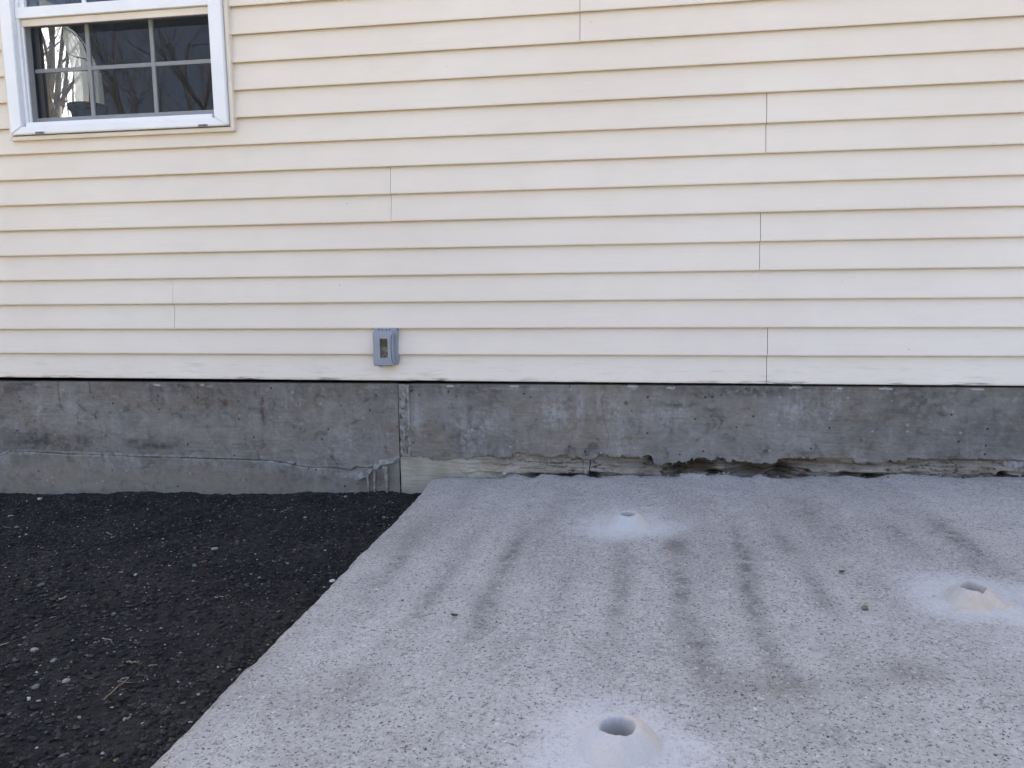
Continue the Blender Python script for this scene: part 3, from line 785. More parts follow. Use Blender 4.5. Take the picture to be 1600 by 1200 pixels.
def ruin_at(X, Z):
    pale = sstep(-.47, -.68, X)
    a = {k: np.zeros_like(X) for k in ('tan', 'rust', 'dark', 'crack')}
    a['tan'] = np.clip(pale * .95 + .75 * sstep(.05, -.6, X) * fbm(X * 6, Z * 20, 151, 3), 0, 1)
    for px, py, rx, ry, s in ((1085, 728, .12, .04, 1.0), (1165, 732, .14, .04, 1.0), (1222, 735, .07, .045, 1.0), (1060, 732, .03, .04, 1.0), (1020, 718, .03, .02, .8), (1120, 720, .1, .02, .7), (880, 740, .12, .012, .5), (1562, 741, .014, .012, 1.0), (1320, 741, .06, .01, .6), (1356, 744, .05, .01, .8), (928, 742, .02, .012, .9)):
        c = on_wall(px, py, .04); a['dark'] = np.maximum(a['dark'], s * gauss(X, Z, c[0], c[2], rx, ry))  # colour darkened in and around the hollows to deepen their shade
    for px, py, rx, ry, s in ((1090, 732, .05, .012, .55), (1180, 735, .05, .010, .6), (1040, 735, .03, .010, .5), (985, 714, .05, .006, .9), (1270, 719, .10, .006, .9), (1395, 722, .05, .01, .6), (1255, 742, .014, .008, .9), (1050, 716, .03, .01, .5), (1100, 722, .04, .012, .5)):
        c = on_wall(px, py, .04); a['rust'] = np.maximum(a['rust'], s * gauss(X, Z, c[0], c[2], rx, ry))
    ln = on_wall(922, 725, .04); a['crack'] = sstep(.003, .001, np.abs(X - ln[0] - .004 * (vn(Z * 90, Z * 0, 152) - .5))) * (Z < ln[2] + .03)
    a['crack'] = np.maximum(a['crack'], .8 * sstep(.018, .006, np.abs(fbm(X * 5, Z * 40, 153, 3) - .5)) * (1 - pale))
    return a
def ruin_top(x): return np.where(x < SPR + .02, np.interp(x, [SPL, SPR + .02], [ledge_z(SPL) + .006, ledge_z(SPL) + .012]), jag_z(x) + .02)
H(face_sheet('old_concrete_course', xq, ruin_top, lambda x: np.minimum(zslab(x), zsoil(x)) - .10, 80, ruin_y, M['rubble'], ruin_at, .10, .06))
# rounded stone wedged at the far right end of that course
q = np.array([on_wall(a, b, .03) for a, b in ((1565, 719), (1564, 725), (1567, 731), (1575, 734), (1583, 733), (1588, 730), (1593, 731), (1599, 727), (1602, 719))])
H(prism_y('wedged_stone', [(p[0], p[2]) for p in q], .017, .06, M['mortar'], None, .004))

# joint strip between the two pours
def strip_sheet():
    xs_ = np.arange(SPL, SPR + .0005, .0026); 
    def yf(X, Z):
        u = (X - SPL) / (SPR - SPL)
        return FY + .0030 - .008 * np.exp(-((u - .86) / .11) ** 2) + .003 * (fbm(X * 60, Z * 40, 161, 3) - .5) + .004 * sstep(.74, .8, vn(X * 120, Z * 60, 162))
    def af(X, Z):
        u = (X - SPL) / (SPR - SPL); b = fbm(X * 70, Z * 25, 163, 3)
        pit = sstep(.70, .76, vn(X * 170, Z * 80, 164)) * (u < .75)
        return dict(light=np.clip(.55 + .5 * b + .4 * (u > .75), 0, 1), dark=np.zeros_like(X), tan=.2 * b, rust=np.zeros_like(X), crack=np.maximum(pit * .8, .6 * (u < .04)))
    return face_sheet('joint_strip', xs_, lambda x: ftop(x) - .002, lambda x: x * 0 + on_wall(630, 713, FY)[2], 84, yf, M['concrete'], af, .04, .03)
H(strip_sheet())
# mortar smear with runs hanging under the joint
sm = np.array([on_wall(a, b, FY) for a, b in ((584, 727), (588, 719), (600, 718), (612, 717), (621, 718), (617, 723), (606, 725), (596, 727), (591, 733), (587, 734), (583, 731))])
smear = H(prism_y('mortar_smear', [(p[0], p[2]) for p in sm], FY - .0085, FY + .004, M['mortar'], None, .003))
ch = np.array([on_wall(a, b, FY) for a, b in ((556, 744), (562, 739), (568, 735), (577, 733), (583, 734), (579, 740), (572, 746), (560, 750), (555, 748))])
H(prism_y('mortar_smear', [(p[0], p[2]) for p in ch], FY - .0085, FY + .004, M['mortar'], None, .003))
for pts in (((575, 741), (576, 752), (577, 771), 1.9, .8), ((586, 735), (586, 750), (586.5, 769), 1.6, 1.5), ((602, 728), (605, 745), (605.5, 773), 4.2, 1.4)):
    w0, w1 = pts[3] * .00255, pts[4] * .00255
    c = [on_wall(a, b, FY) for a, b in pts[:3]]
    c[2][2] -= .012
    zz = np.linspace(c[0][2], c[2][2], 14); xx = np.interp(-zz, [-c[0][2], -c[1][2], -c[2][2]], [c[0][0], c[1][0], c[2][0]])
    ww = (w0 + (w1 - w0) * np.sqrt(np.linspace(0, 1, 14))) * (1 + .25 * np.sin(np.arange(14) * 1.7)) 
    L_ = [(x - w, z) for x, z, w in zip(xx, zz, ww)]; R_ = [(x + w, z) for x, z, w in zip(xx, zz, ww)]
    H(prism_y('mortar_drip', L_ + R_[::-1], FY - .0105, FY - .002, M['drip'], None, .001))

# ---- window
window = tag(empty('window', (-2.01, 0, .96)))
H(window)
window.matrix_parent_inverse = Matrix.Translation(-Vector(house.location))
def Wp(o, parent=window):
    o.parent = parent
    base = Vector(window.location)
    o.matrix_parent_inverse = Matrix.Translation(-base)
    return o
def mitred(x0, x1, z0, z1, w, y0, y1, name, material, bev=.002, gap=.0006, bottom=None):
    """four mitred lengths round a rectangle; (x0..z1) is the outer edge, w the width"""
    wb = bottom or w
    quads = {'b': [(x0, z0), (x1, z0), (x1 - w, z0 + wb), (x0 + w, z0 + wb)], 't': [(x0, z1), (x1, z1), (x1 - w, z1 - w), (x0 + w, z1 - w)],
             'l': [(x0, z0), (x0, z1), (x0 + w, z1 - w), (x0 + w, z0 + wb)], 'r': [(x1, z0), (x1, z1), (x1 - w, z1 - w), (x1 - w, z0 + wb)]}
    for kx, q in quads.items():
        cx = sum(p[0] for p in q) / 4; cz = sum(p[1] for p in q) / 4
        q2 = [(p[0] + gap * np.sign(cx - p[0]) * (kx in 'bt'), p[1] + gap * np.sign(cz - p[1]) * (kx in 'lr')) for p in q]
        Wp(prism_y(name, q2, y0, y1, material, None, bev))
JW = .0185
mitred(WX0 - JW, WX1 + JW, WZ0 - JW - .001, WZ1 + JW, JW - .0025, -.012, .028, 'trim_channel', M['trim'], .0015)
# white outer frame
FW = .052
fr = mitred(WX0, WX1, WZ0, WZ1, FW, -.028, .10, 'frame', M['white'], .003, .0005, .030)
Wp(box('frame_track', WX0 + FW + .0006, WX0 + FW + .013, -.006, .098, WZ0 + .0305, WZ1 - FW - .001, M['white'], None, .0015))
Wp(box('frame_track', WX1 - FW - .013, WX1 - FW - .0006, -.006, .098, WZ0 + .0305, WZ1 - FW - .001, M['white'], None, .0015))
Wp(box('sill', WX0 + FW + .0136, WX1 - FW - .0136, -.020, .098, WZ0 + .0306, WZ0 + .047, M['white'], None, .003))
# corner caps and weep covers in the sill
for px, py in ((62, 207.5), (317, 196)):
    c = on_wall(px, py, -.029)
    cl = Wp(box('weep_cover', c[0] - .019, c[0] + .019, -.0315, -.027, c[2] - .0045, c[2] + .0045, M['clip'], None, .001))
    for dxx in (-.010, .002, .010):
        b_ = box('slot', c[0] + dxx - .003, c[0] + dxx + .003, -.0322, -.031, c[2] - .002, c[2] + .002, M['boxdark']); b_.parent = window; b_.matrix_parent_inverse = Matrix.Translation(-Vector(window.location))
SX0, SX1 = WX0 + FW + .0135, WX1 - FW - .0135
# upper sash: bottom rail plus stiles, glass and bars
ZR0, ZR1 = 1.432, 1.473
Wp(box('meeting_rail', SX0 - .012, SX1 + .012, -.010, .030, ZR0, ZR1, M['white'], None, .003))
UZ1 = WZ1 - FW - .001
Wp(box('upper_sash_stile', SX0, SX0 + .022, .002, .030, ZR1 + .0005, UZ1, M['white'], None, .002))
Wp(box('upper_sash_stile', SX1 - .022, SX1, .002, .030, ZR1 + .0005, UZ1, M['white'], None, .002))
Wp(box('upper_sash_rail', SX0 + .0225, SX1 - .0225, .002, .030, UZ1 - .04, UZ1, M['white'], None, .002))
ux0, ux1 = SX0 + .0225, SX1 - .0225
for f_ in (1 / 3, 2 / 3):
    x = ux0 + f_ * (ux1 - ux0)
    Wp(box('muntin', x - .008, x + .008, .012, .022, ZR1 + .001, UZ1 - .0405, M['white'], None, .001))
Wp(mesh_obj('pane', [(ux0, .016, ZR1), (ux1, .016, ZR1), (ux1, .016, UZ1 - .04), (ux0, .016, UZ1 - .04)], [(0, 1, 2, 3)], M['glass']))
# lower sash behind the insect screen
LY = .062
LZ0, LZ1 = WZ0 + .0475, 1.470
lx0 = float(on_wall(53, 110, LY)[0]) - .004; lx1 = SX1 + .010
gz0 = float(on_wall(150, 181.8, LY)[2])
Wp(box('lower_sash_rail', lx0, lx1, LY - .016, LY + .016, LZ0, gz0, M['white'], None, .002))
Wp(box('lower_sash_rail', lx0, lx1, LY - .016, LY + .016, LZ1 - .05, LZ1, M['white'], None, .002))
Wp(box('lower_sash_stile', SX0 - .0005, lx0 - .0005, LY - .012, LY + .016, LZ0, LZ1, M['white'], None, .002))
hz = float(on_wall(190, 104, LY)[2])
vx = [float(on_wall(141.5, 110, LY)[0]), float(on_wall(240.5, 100, LY)[0])]
ex = [lx0] + vx + [lx1]
for x in vx: Wp(box('muntin', x - .0075, x + .0075, LY - .006, LY + .006, gz0 + .0005, LZ1 - .0505, M['white'], None, .001))
for a, b in zip(ex[:-1], ex[1:]): Wp(box('muntin', a + .008, b - .008, LY - .0055, LY + .0055, hz - .0075, hz + .0075, M['white'], None, .001))
gl = []
for a, b in zip(ex[:-1], ex[1:]):
    for c, d in ((gz0, hz), (hz, LZ1 - .05)):
        Wp(mesh_obj('pane', [(a, LY + .001, c), (b, LY + .001, c), (b, LY + .001, d), (a, LY + .001, d)], [(0, 1, 2, 3)], M['glass']))
# insect screen in its cream frame, outside the lower sash
Wp(box('screen_frame', SX0, SX1, .004, .014, ZR0 - .027, ZR0 - .001, M['trim'], None, .002))
Wp(box('screen_frame', SX0 + .0002, SX0 + .0075, .004, .014, WZ0 + .0475, ZR0 - .0275, M['white'], None, .001))
Wp(mesh_obj('insect_screen', [(SX0 + .007, .012, WZ0 + .047), (SX1, .012, WZ0 + .047), (SX1, .012, ZR0 - .026), (SX0 + .007, .012, ZR0 - .026)], [(0, 1, 2, 3)], M['screen']))

# window in the end wall of the room, seen through the front panes
back = tag(empty('window', (EX, (FYS[0] + FYS[1]) / 2, FZ0))); H(back)
def Bp(o):
    o.parent = back; o.matrix_parent_inverse = Matrix.Translation(-Vector(back.location)); return o
Bp(box('sill', EX + .001, EX + .07, FYS[0] - .04, FYS[1] + .04, FZ0 - .03, FZ0 - .001, M['white'], None, .004))
Bp(mesh_obj('pane', [(EX - .06, FYS[0], FZ0), (EX - .06, FYS[1], FZ0), (EX - .06, FYS[1], FZ1), (EX - .06, FYS[0], FZ1)], [(0, 1, 2, 3)], M['glass']))

# ================================================================== THINGS IN THE ROOM
def cloth(name, outline_l, outline_r, x, material, amp=.02, waves=9):
    """hanging cloth in front of the end wall between a left and a right edge curve"""
    Lp = np.array([on_end(a, b, x) for a, b in outline_l]); Rp = np.array([on_end(a, b, x) for a, b in outline_r])
    n, m = 30, 36; t = np.linspace(0, 1, n)
    def along(P):
        s = np.linspace(0, 1, len(P)); return np.stack([np.interp(t, s, P[:, i]) for i in range(3)], -1)
    A, B = along(Lp), along(Rp); w = np.linspace(0, 1, m)
    V = A[:, None, :] * (1 - w[None, :, None]) + B[:, None, :] * w[None, :, None]
    V[:, :, 0] += amp * np.sin(w[None, :] * waves * 2 * math.pi + 2 * t[:, None])
    return fast_mesh(name, V.reshape(-1, 3), grid_faces(n, m), material)
o = cloth('sheer_curtain', [(98, 36), (99, 48), (97, 58), (101, 75), (106, 90), (111, 108), (115, 125), (116, 145), (114, 170), (113, 204)],
          [(104, 36), (118, 48), (130, 62), (140, 78), (148, 92), (156, 108), (158, 125), (160, 145), (162, 170), (162, 204)], EX + .05, M['sheer'], .008, 5)
tag(o, 'pale sheer curtain hanging inside behind the left window panes', 'curtain')
o = cloth('added_drape', [(96, 10), (99, 34), (108, 44), (119, 54), (131, 68), (141, 84), (149, 98), (157, 114)],
          [(175, 10), (175, 34), (175, 44), (175, 54), (175, 68), (175, 84), (175, 98), (175, 114)], EX + .10, M['drape'], .01, 6)
tag(o, 'added dark drape covering the bright corner above the pale curtain inside the window', 'drape')  # drape added to block the bright upper corner of the opening
# pot plant on the inner sill
pc = on_wall(140, 190, .24); pt = on_wall(112, 166, .24)
R0 = (pc[0] - pt[0]); zb = 0.985 + .02; zt = pt[2]
prof = [(0.0, zb), (R0 * .62, zb), (R0 * .70, zb + .02), (R0 * .86, zt - .035), (R0 * .90, zt - .030), (R0, zt - .020), (R0 * 1.01, zt - .004), (R0 * .97, zt), (R0 * .9, zt - .002), (R0 * .86, zt - .03), (0.0, zt - .032)]
V = []; F = []; sg = 28
for (r_, z_) in prof:
    for s_ in range(sg):
        a = 2 * math.pi * s_ / sg; V.append((pc[0] + r_ * math.cos(a), .24 + r_ * math.sin(a), z_))
for i in range(len(prof) - 1):
    for s_ in range(sg): F.append((i * sg + s_, i * sg + (s_ + 1) % sg, (i + 1) * sg + (s_ + 1) % sg, (i + 1) * sg + s_))
pr = tag(empty('potted_plant', (pc[0], .24, zb)), 'dark pot with one arching bare stem inside the lower left window pane', 'plant')
root_part(mesh_obj('pot', V, F, M['pot'], None, True), pr)
st = np.array([on_wall(a, b, .24) for a, b in ((141, 168), (140, 130), (139, 100), (136, 84), (130, 68), (121, 57), (110, 49), (100, 44))])
v, f = tube(st, [.0035, .0035, .0032, .003, .0027, .0022, .0017, .001]); root_part(mesh_obj('stem', v, f, M['stem'], None, True), pr)
st2 = np.array([on_wall(a, b, .24) for a, b in ((138.5, 98), (133, 92), (118, 89), (108, 85), (100, 79), (90, 71), (80, 64))])
v, f = tube(st2, [.002, .002, .0018, .0016, .0014, .0012, .0008]); root_part(mesh_obj('stem', v, f, M['stem'], None, True), pr)
sill_in = Wp(box('inner_sill', WX0 - .02, WX1 + .02, .1585, .36, .985, 1.005, M['white'], None, .004))

# ================================================================== OUTLET BOX
a = on_wall(583.2, 518, -.02); b = on_wall(616.5, 571.5, -.02)
bx0, bx1, bz0, bz1 = a[0], b[0], b[2], a[2]
ob = tag(empty('outlet_box', ((bx0 + bx1) / 2, 0, bz0)), 'grey plastic weatherproof outlet box with small clear viewing window on the siding', 'outlet box')
def Op(o, parent=None): return root_part(o, ob)
def rrect(x0, x1, z0, z1, r, n=5):
    P = []
    for cx, cz, a0 in ((x1 - r, z1 - r, 0), (x0 + r, z1 - r, 90), (x0 + r, z0 + r, 180), (x1 - r, z0 + r, 270)):
        for i in range(n + 1):
            t = math.radians(a0 + 90 * i / n); P.append((cx + r * math.cos(t), cz + r * math.sin(t)))
    return P
# base behind, a little larger at the top and to the right
Op(prism_y('base', rrect(bx0 + .0015, bx1 + .0105, bz0 + .001, bz1 + .0125, .011), -.013, .014, M['box'], None, .002))
Op(prism_y('gasket', rrect(bx0 + .003, bx1 + .004, bz0 + .003, bz1 - .001, .010), -.0165, -.0128, M['box']))
# cover as a frame round the viewing window
vx0, vx1 = on_wall(593.5, 540, -.033)[0], on_wall(605.7, 540, -.033)[0]
vz1, vz0 = on_wall(599, 529.2, -.033)[2], on_wall(599, 559.5, -.033)[2]
def ring_cover():
    O = rrect(bx0, bx1, bz0, bz1, .009, 6); I = rrect(vx0, vx1, vz0, vz1, .003, 6)
    k = len(O); V = []; F = []
    layers = [(O, -.0163), (O, -.0290), ([(cx + (x - cx) * .93, cz + (z - cz) * .955) for x, z in O for cx, cz in [((bx0 + bx1) / 2, (bz0 + bz1) / 2)]], -.0335), (I, -.0345), (I, -.024)]
    for P, y in layers: V += [(x, y, z) for x, z in P]
    for l in range(len(layers) - 1):
        for i in range(k): F.append((l * k + i, l * k + (i + 1) % k, (l + 1) * k + (i + 1) % k, (l + 1) * k + i))
    o = mesh_obj('cover', V, F, M['box'])
    bm = bmesh.new(); bm.from_mesh(o.data); bmesh.ops.recalc_face_normals(bm, faces=bm.faces[:]); bm.to_mesh(o.data); bm.free()
    return o
cov = Op(ring_cover())
# curved grip moulded along the right of the cover
cz = (bz0 + bz1) / 2; hh = (bz1 - bz0) / 2
gv = [(bx1 - .0035 - .004 * math.cos(t * math.pi / 2) , -.0345, cz + hh * .80 * t) for t in np.linspace(-1, 1, 17)]
v, f = tube(gv, .0011, 6); Op(mesh_obj('cover_groove', v, f, M['boxdark'], None, True))
for i, px in enumerate((592, 597, 604, 609)):
    c = on_wall(px, 515.2, -.013)
    Op(prism_y('vent_hole', [(c[0] + .0027 * math.cos(t), c[2] + .0027 * math.sin(t)) for t in np.linspace(0, 2 * math.pi, 9)[:-1]], -.0140, -.0120, M['boxdark']))
Op(box('hinge', bx1 + .0075, bx1 + .0135, -.016, -.004, bz1 - .024, bz1 - .006, M['box'], None, .0015))
Op(box('hinge', bx1 + .0075, bx1 + .0135, -.016, -.004, bz0 + .020, bz0 + .038, M['box'], None, .0015))
Op(box('mounting_lug', bx0 - .005, bx0 + .003, -.012, .004, bz0 + .020, bz0 + .029, M['box'], None, .0015))
Op(box('latch_tab', bx0 + .020, bx0 + .032, -.028, -.012, bz0 - .005, bz0 + .003, M['box'], None, .0015))
# inside, behind the clear window: receptacle top and pale label below
vm = (vz0 + vz1) / 2 + .004
Op(box('receptacle', vx0 - .002, vx1 + .002, -.020, -.0175, vm, vz1 + .002, plain('charcoal_receptacle', (.055, .055, .06), .6, .3, 200), None, .001))
Op(box('inner_label', vx0 - .002, vx1 + .002, -.0205, -.0172, vz0 - .002, vm - .0005, plain('mottled_label', (.20, .198, .195), .9, .6, 120, .3), None, .001))
Op(mesh_obj('viewing_window', [(vx0 - .001, -.0262, vz0 - .001), (vx1 + .001, -.0262, vz0 - .001), (vx1 + .001, -.0262, vz1 + .001), (vx0 - .001, -.0262, vz1 + .001)], [(0, 1, 2, 3)], glass_mat('clear_plastic', (.82, .82, .82), .6)))

# ================================================================== DUST CONES AT THE DRILL HOLES
def dust_cone(c, rb, rh, h, material, seed, label='', rough=1.0, convex=1.25, heaps=(), dents=(), ring=.004, warm=(.6, 0, .25)):
    """heap of drilling dust round a hole: a polar height field, grainy, plus the bore going down through the slab"""
    sg, nr = 150, 46
    ang = np.linspace(0, 2 * math.pi, sg, endpoint=False)
    t = np.concatenate([np.linspace(0, 1, nr), 1 + np.linspace(.03, .9, 16)])
    T, A = np.meshgrid(t, ang, indexing='ij'); ca, sa = np.cos(A), np.sin(A)
    lob = fbm(ca * 1.1 + seed, sa * 1.1 + 3, seed, 2) - .5
    R = rh * (1 + .10 * rough * (fbm(ca * 3 + seed, sa * 3, seed + 1, 2) - .5)) + T * (rb * (1 + .28 * rough * lob) - rh)
    px_, py_ = R * ca, R * sa
    Tc = np.clip(T, 0, 1)
    Z = h * (1 - Tc ** convex) * (1 + .22 * rough * lob)
    Z = Z - .10 * h * np.exp(-Tc / .05)                                   # worn rim
    Z = Z - .0035 * sstep(1.0, 1.10, T) + ring * np.exp(-((T - 1.42) / .16) ** 2) - .006 * sstep(1.45, 1.85, T)
    for (hx, hy, hr, hh_) in heaps: Z = Z + hh_ * np.exp(-(((px_ - hx) / hr) ** 2 + ((py_ - hy) / hr) ** 2)) * sstep(0, .25, T) * sstep(1.9, 1.0, T)
    for (hx, hy, hr, hh_) in dents: Z = Z - hh_ * np.exp(-(((px_ - hx) / hr) ** 2 + ((py_ - hy) / hr) ** 2)) * sstep(1.6, .9, T)
    body = sstep(1.6, .95, T)
    Z = Z + body * rough * (.0050 * (fbm(px_ * 45 + seed, py_ * 45, seed + 2, 3) - .5)) + body * (.0026 * (fbm(px_ * 260, py_ * 260 + seed, seed + 3, 2) - .5))
    X = c[0] + px_; Y = c[1] + py_
    Zw = zslab(X) + Z
    tint = np.clip(warm[2] + warm[0] * ca + warm[1] * sa + 1.2 * lob + .7 * (fbm(px_ * 40, py_ * 40, seed + 6, 3) - .5), 0, 1)  # paints one flank warmer as if lit; sandy front on the crumbled cone
    # bore
    bz = np.array([-.10 * h, -.35 * h, -.75 * h, -1.05 * h, -h - .03, -h - .08, -h - .14]); bk = np.array([.96, .93, .90, .87, .85, .84, .82])
    Bz, Ab = np.meshgrid(bz, ang, indexing='ij'); Bk = np.repeat(bk[:, None], sg, 1)
    Rb = R[0][None, :] * Bk * (1 + .05 * (fbm(np.cos(Ab) * 5, np.sin(Ab) * 5 + Bz * 60, seed + 9, 3) - .5))
    bX = c[0] + Rb * np.cos(Ab); bY = c[1] + Rb * np.sin(Ab); bZ = Zw[0][None, :] + Bz
    GX = np.concatenate([bX[::-1], X]); GY = np.concatenate([bY[::-1], Y]); GZ = np.concatenate([bZ[::-1], Zw]); GT = np.concatenate([np.full_like(bX, .55), tint])
    zc = float(zslab(c[0])); n = GX.shape[0]
    V = np.stack([GX - c[0], GY - c[1], GZ - zc], -1).reshape(-1, 3)
    a_ = np.arange(n - 1)[:, None] * sg; b_ = np.arange(sg)[None, :]; b2 = (b_ + 1) % sg
    F = np.stack([a_ + b_, a_ + sg + b_, a_ + sg + b2, a_ + b2], -1).reshape(-1, 4)
    o = fast_mesh('drill_dust_cone', V, F, material, attrs={'tint': GT}); o.location = (c[0], c[1], zc)
    # floor of the bore
    bm = bmesh.new(); bm.from_mesh(o.data); bm.verts.ensure_lookup_table(); bm.faces.new([bm.verts[k] for k in range(sg)]); bm.to_mesh(o.data); bm.free()
    return tag(o, label, 'dust cone', 'drill dust cones on the patio slab')
# holes bored in the slab are closed off by the slab sheet, so open it under each cone
def cut_hole(c, r):
    o = bpy.data.objects['patio_slab']; me = o.data
    bm = bmesh.new(); bm.from_mesh(me)
    dele = [v for v in bm.verts if (v.co.x - c[0]) ** 2 + (v.co.y - c[1]) ** 2 < r * r and v.co.z > -.6]
    bmesh.ops.delete(bm, geom=dele, context='VERTS'); bm.to_mesh(me); bm.free()
for c, r in ((c1, r1 * .55), (c2, r2 * .62), (c3, r3 * .6)): cut_hole(c, r)
dust_cone(c1, r1, .0245, .037, M['dust'], 3, 'smooth grey dust cone round the drill hole nearest the foundation', .6, 1.2)
dust_cone(c2, r2 * .97, .0285, .033, M['dust'], 9, 'large pale dust cone with a wide open hole at the bottom of the photo', .8, 1.7, heaps=((.045, -.02, .02, .004),), ring=.0)
dust_cone(c3, r3 * .97, .0255, .033, M['dust_sand'], 21, 'crumbled sandy pinkish dust cone with a slumped side at the right edge', 1.9, 1.1,
          heaps=((-.012, -.062, .024, .011), (.052, -.045, .020, .010), (.078, -.060, .018, .007), (-.045, -.065, .02, .004)), dents=((.018, -.048, .012, .010), (-.05, .01, .03, .006), (.012, -.03, .012, .006), (-.03, -.035, .010, .006)), ring=.002, warm=(.35, -.75, .35))

# ================================================================== LOOSE STONES AND LITTER
def lump(n=10, seed=0, flat=.6):
    """irregular pebble: subdivided icosphere pushed about"""
    bm = bmesh.new(); bmesh.ops.create_icosphere(bm, subdivisions=2, radius=.5)
    r = random.Random(seed); ax = [Vector((r.gauss(0, 1), r.gauss(0, 1), r.gauss(0, 1))).normalized() for _ in range(7)]
    cut = [r.uniform(.28, .46) for _ in ax]
    for v in bm.verts:
        for a_, c_ in zip(ax, cut):
            d = v.co.dot(a_)
            if d > c_: v.co -= a_ * (d - c_) * .85
        v.co.z *= flat; v.co.y *= .8
    me = bpy.data.meshes.new('pebble'); bm.to_mesh(me); bm.free(); me.shade_smooth()
    return me
lumps = [lump(seed=s, flat=f) for s, f in ((1, .55), (2, .7), (3, .45), (4, .6))]
stone_mats = {k: plain(f'{k}_stone', c, .85, .25, 60, .4, .3) for k, c in dict(pale=(.27, .25, .22), grey=(.115, .113, .11), white=(.42, .41, .39), tan=(.21, .16, .105), brown=(.11, .07, .048), bluish=(.19, .20, .215)).items()}
def pebble(p, size, tone, label, group, seed, name='pebble', zoff=.18):
    me = lumps[seed % 4].copy(); me.materials.append(stone_mats[tone])
    o = link(bpy.data.objects.new(name, me)); o.scale = (size, size * .85, size * .8); o.rotation_euler = (0, 0, seed * 1.7)
    o.location = (p[0], p[1], p[2] + size * zoff)
    return tag(o, label, 'pebble', group)
def soilpeb(px, py, spx, tone, label, seed, group='pebbles on the dark soil'):
    p = soil_pt(px, py); p[2] = float(soil_h(np.array(p[0]), np.array(p[1])))
    dist = np.linalg.norm(p - CAM)
    pebble(p, spx * dist / FPX * .92, tone, label, group, seed, 'pebble', .06)
soilpeb(62, 779, 9, 'white', 'whitish angular stone on the soil close to the left foundation', 1)
soilpeb(16, 806, 10, 'pale', 'rounded pale pebble at the left edge of the soil near the wall', 2)
soilpeb(26, 822, 9, 'tan', 'tan pebble beside a smaller one at the left edge of the soil', 3)
soilpeb(105, 858, 11, 'tan', 'tan pebble on the soil left of centre of the dark bed', 4)
soilpeb(117, 853, 8, 'grey', 'small grey pebble touching the tan pebble in the dark bed', 5)
soilpeb(335, 862, 13, 'pale', 'pale pebble on the upper right of the dark soil bed', 6)
soilpeb(304, 885, 12, 'grey', 'grey flat stone in the right half of the dark soil', 7)
soilpeb(319, 879, 10, 'brown', 'brown stone next to the grey flat one on the soil', 8)
soilpeb(371, 851, 9, 'brown', 'reddish brown pebble near the top right of the soil', 9)
soilpeb(477, 812, 8, 'pale', 'pale pebble on the soil below the dripping mortar', 10)
soilpeb(600, 811, 7, 'pale', 'small pale stone on the soil right beside the slab edge', 11)
soilpeb(540, 781, 9, 'pale', 'oblong pale stone lying against the footing under the mortar drips', 12)
soilpeb(54, 1018, 13, 'pale', 'smooth pale oval pebble at the left in the front soil', 13)
soilpeb(84, 1031, 14, 'bluish', 'bluish grey pebble right of the pale oval one in front', 14)
soilpeb(24, 1033, 9, 'grey', 'dull grey pebble near the left edge in the front soil', 15)
soilpeb(193, 1057, 13, 'bluish', 'bluish white pebble in the middle of the front soil', 16)
soilpeb(104, 1069, 13, 'pale', 'pale wedge shaped pebble in the front soil', 17)
soilpeb(57, 1076, 17, 'grey', 'long dark grey stone half sunk in the front soil', 18)
soilpeb(100, 1180, 15, 'grey', 'grey olive pebble at the bottom edge of the soil', 19)
soilpeb(45, 1094, 10, 'white', 'white chip standing up in the lower left soil', 20)
soilpeb(310, 1087, 9, 'pale', 'pale chip on the soil close to the slab in front', 21)
soilpeb(268, 1151, 8, 'tan', 'small tan stone on the soil beside the slab at the bottom', 22)
soilpeb(65, 918, 12, 'grey', 'flat grey pebble in the left middle of the soil', 23)
soilpeb(39, 995, 9, 'grey', 'small dark pebble above the smooth oval one', 24)
soilpeb(178, 958, 10, 'grey', 'round grey pebble in the middle of the dark soil', 25)
soilpeb(81, 963, 8, 'tan', 'yellowish grey chip in the left middle of the soil', 26)
soilpeb(212, 899, 8, 'white', 'whitest small pebble in the middle of the dark soil', 27)
soilpeb(190, 901, 7, 'tan', 'yellowish pebble left of the whitest small one', 28)
soilpeb(124, 1125, 9, 'pale', 'pale pebble in the lower middle of the front soil', 29)
soilpeb(224, 1128, 8, 'white', 'small white chip right of centre in the front soil', 30)
soilpeb(15, 1117, 10, 'grey', 'grey stone at the lower left edge of the soil', 31)
# stones and bits lying on the slab
def slabpeb(px, py, spx, tone, label, seed, zoff=.25, name='pebble'):
    p = slab_pt(px, py); pebble(p, spx * np.linalg.norm(p - CAM) / FPX, tone, label, None, seed, name, zoff)
slabpeb(1351, 953, 13, 'tan', 'yellowish stone lying on the slab left of the crumbled dust cone', 41)
slabpeb(1459, 932, 5, 'white', 'tiny white chip beside the crumbled dust cone', 42)
slabpeb(519, 908, 10, 'white', 'white aggregate stone bared at the broken left slab edge', 43, .05)
slabpeb(554, 909, 10, 'white', 'white aggregate stone a little inside the broken left slab edge', 44, .05)
slabpeb(519, 1081, 9, 'white', 'white chip set in the slab left of centre', 45, .08)
slabpeb(1427, 1052, 9, 'white', 'white chip in a dark stain on the right of the slab', 46, .08)
p = on_wall(790, 741, .004); pebble(np.array([p[0], p[1] - .02, float(zslab(p[0])) + .004]), .022, 'white', 'white stone lying where the slab meets the foundation', None, 47)
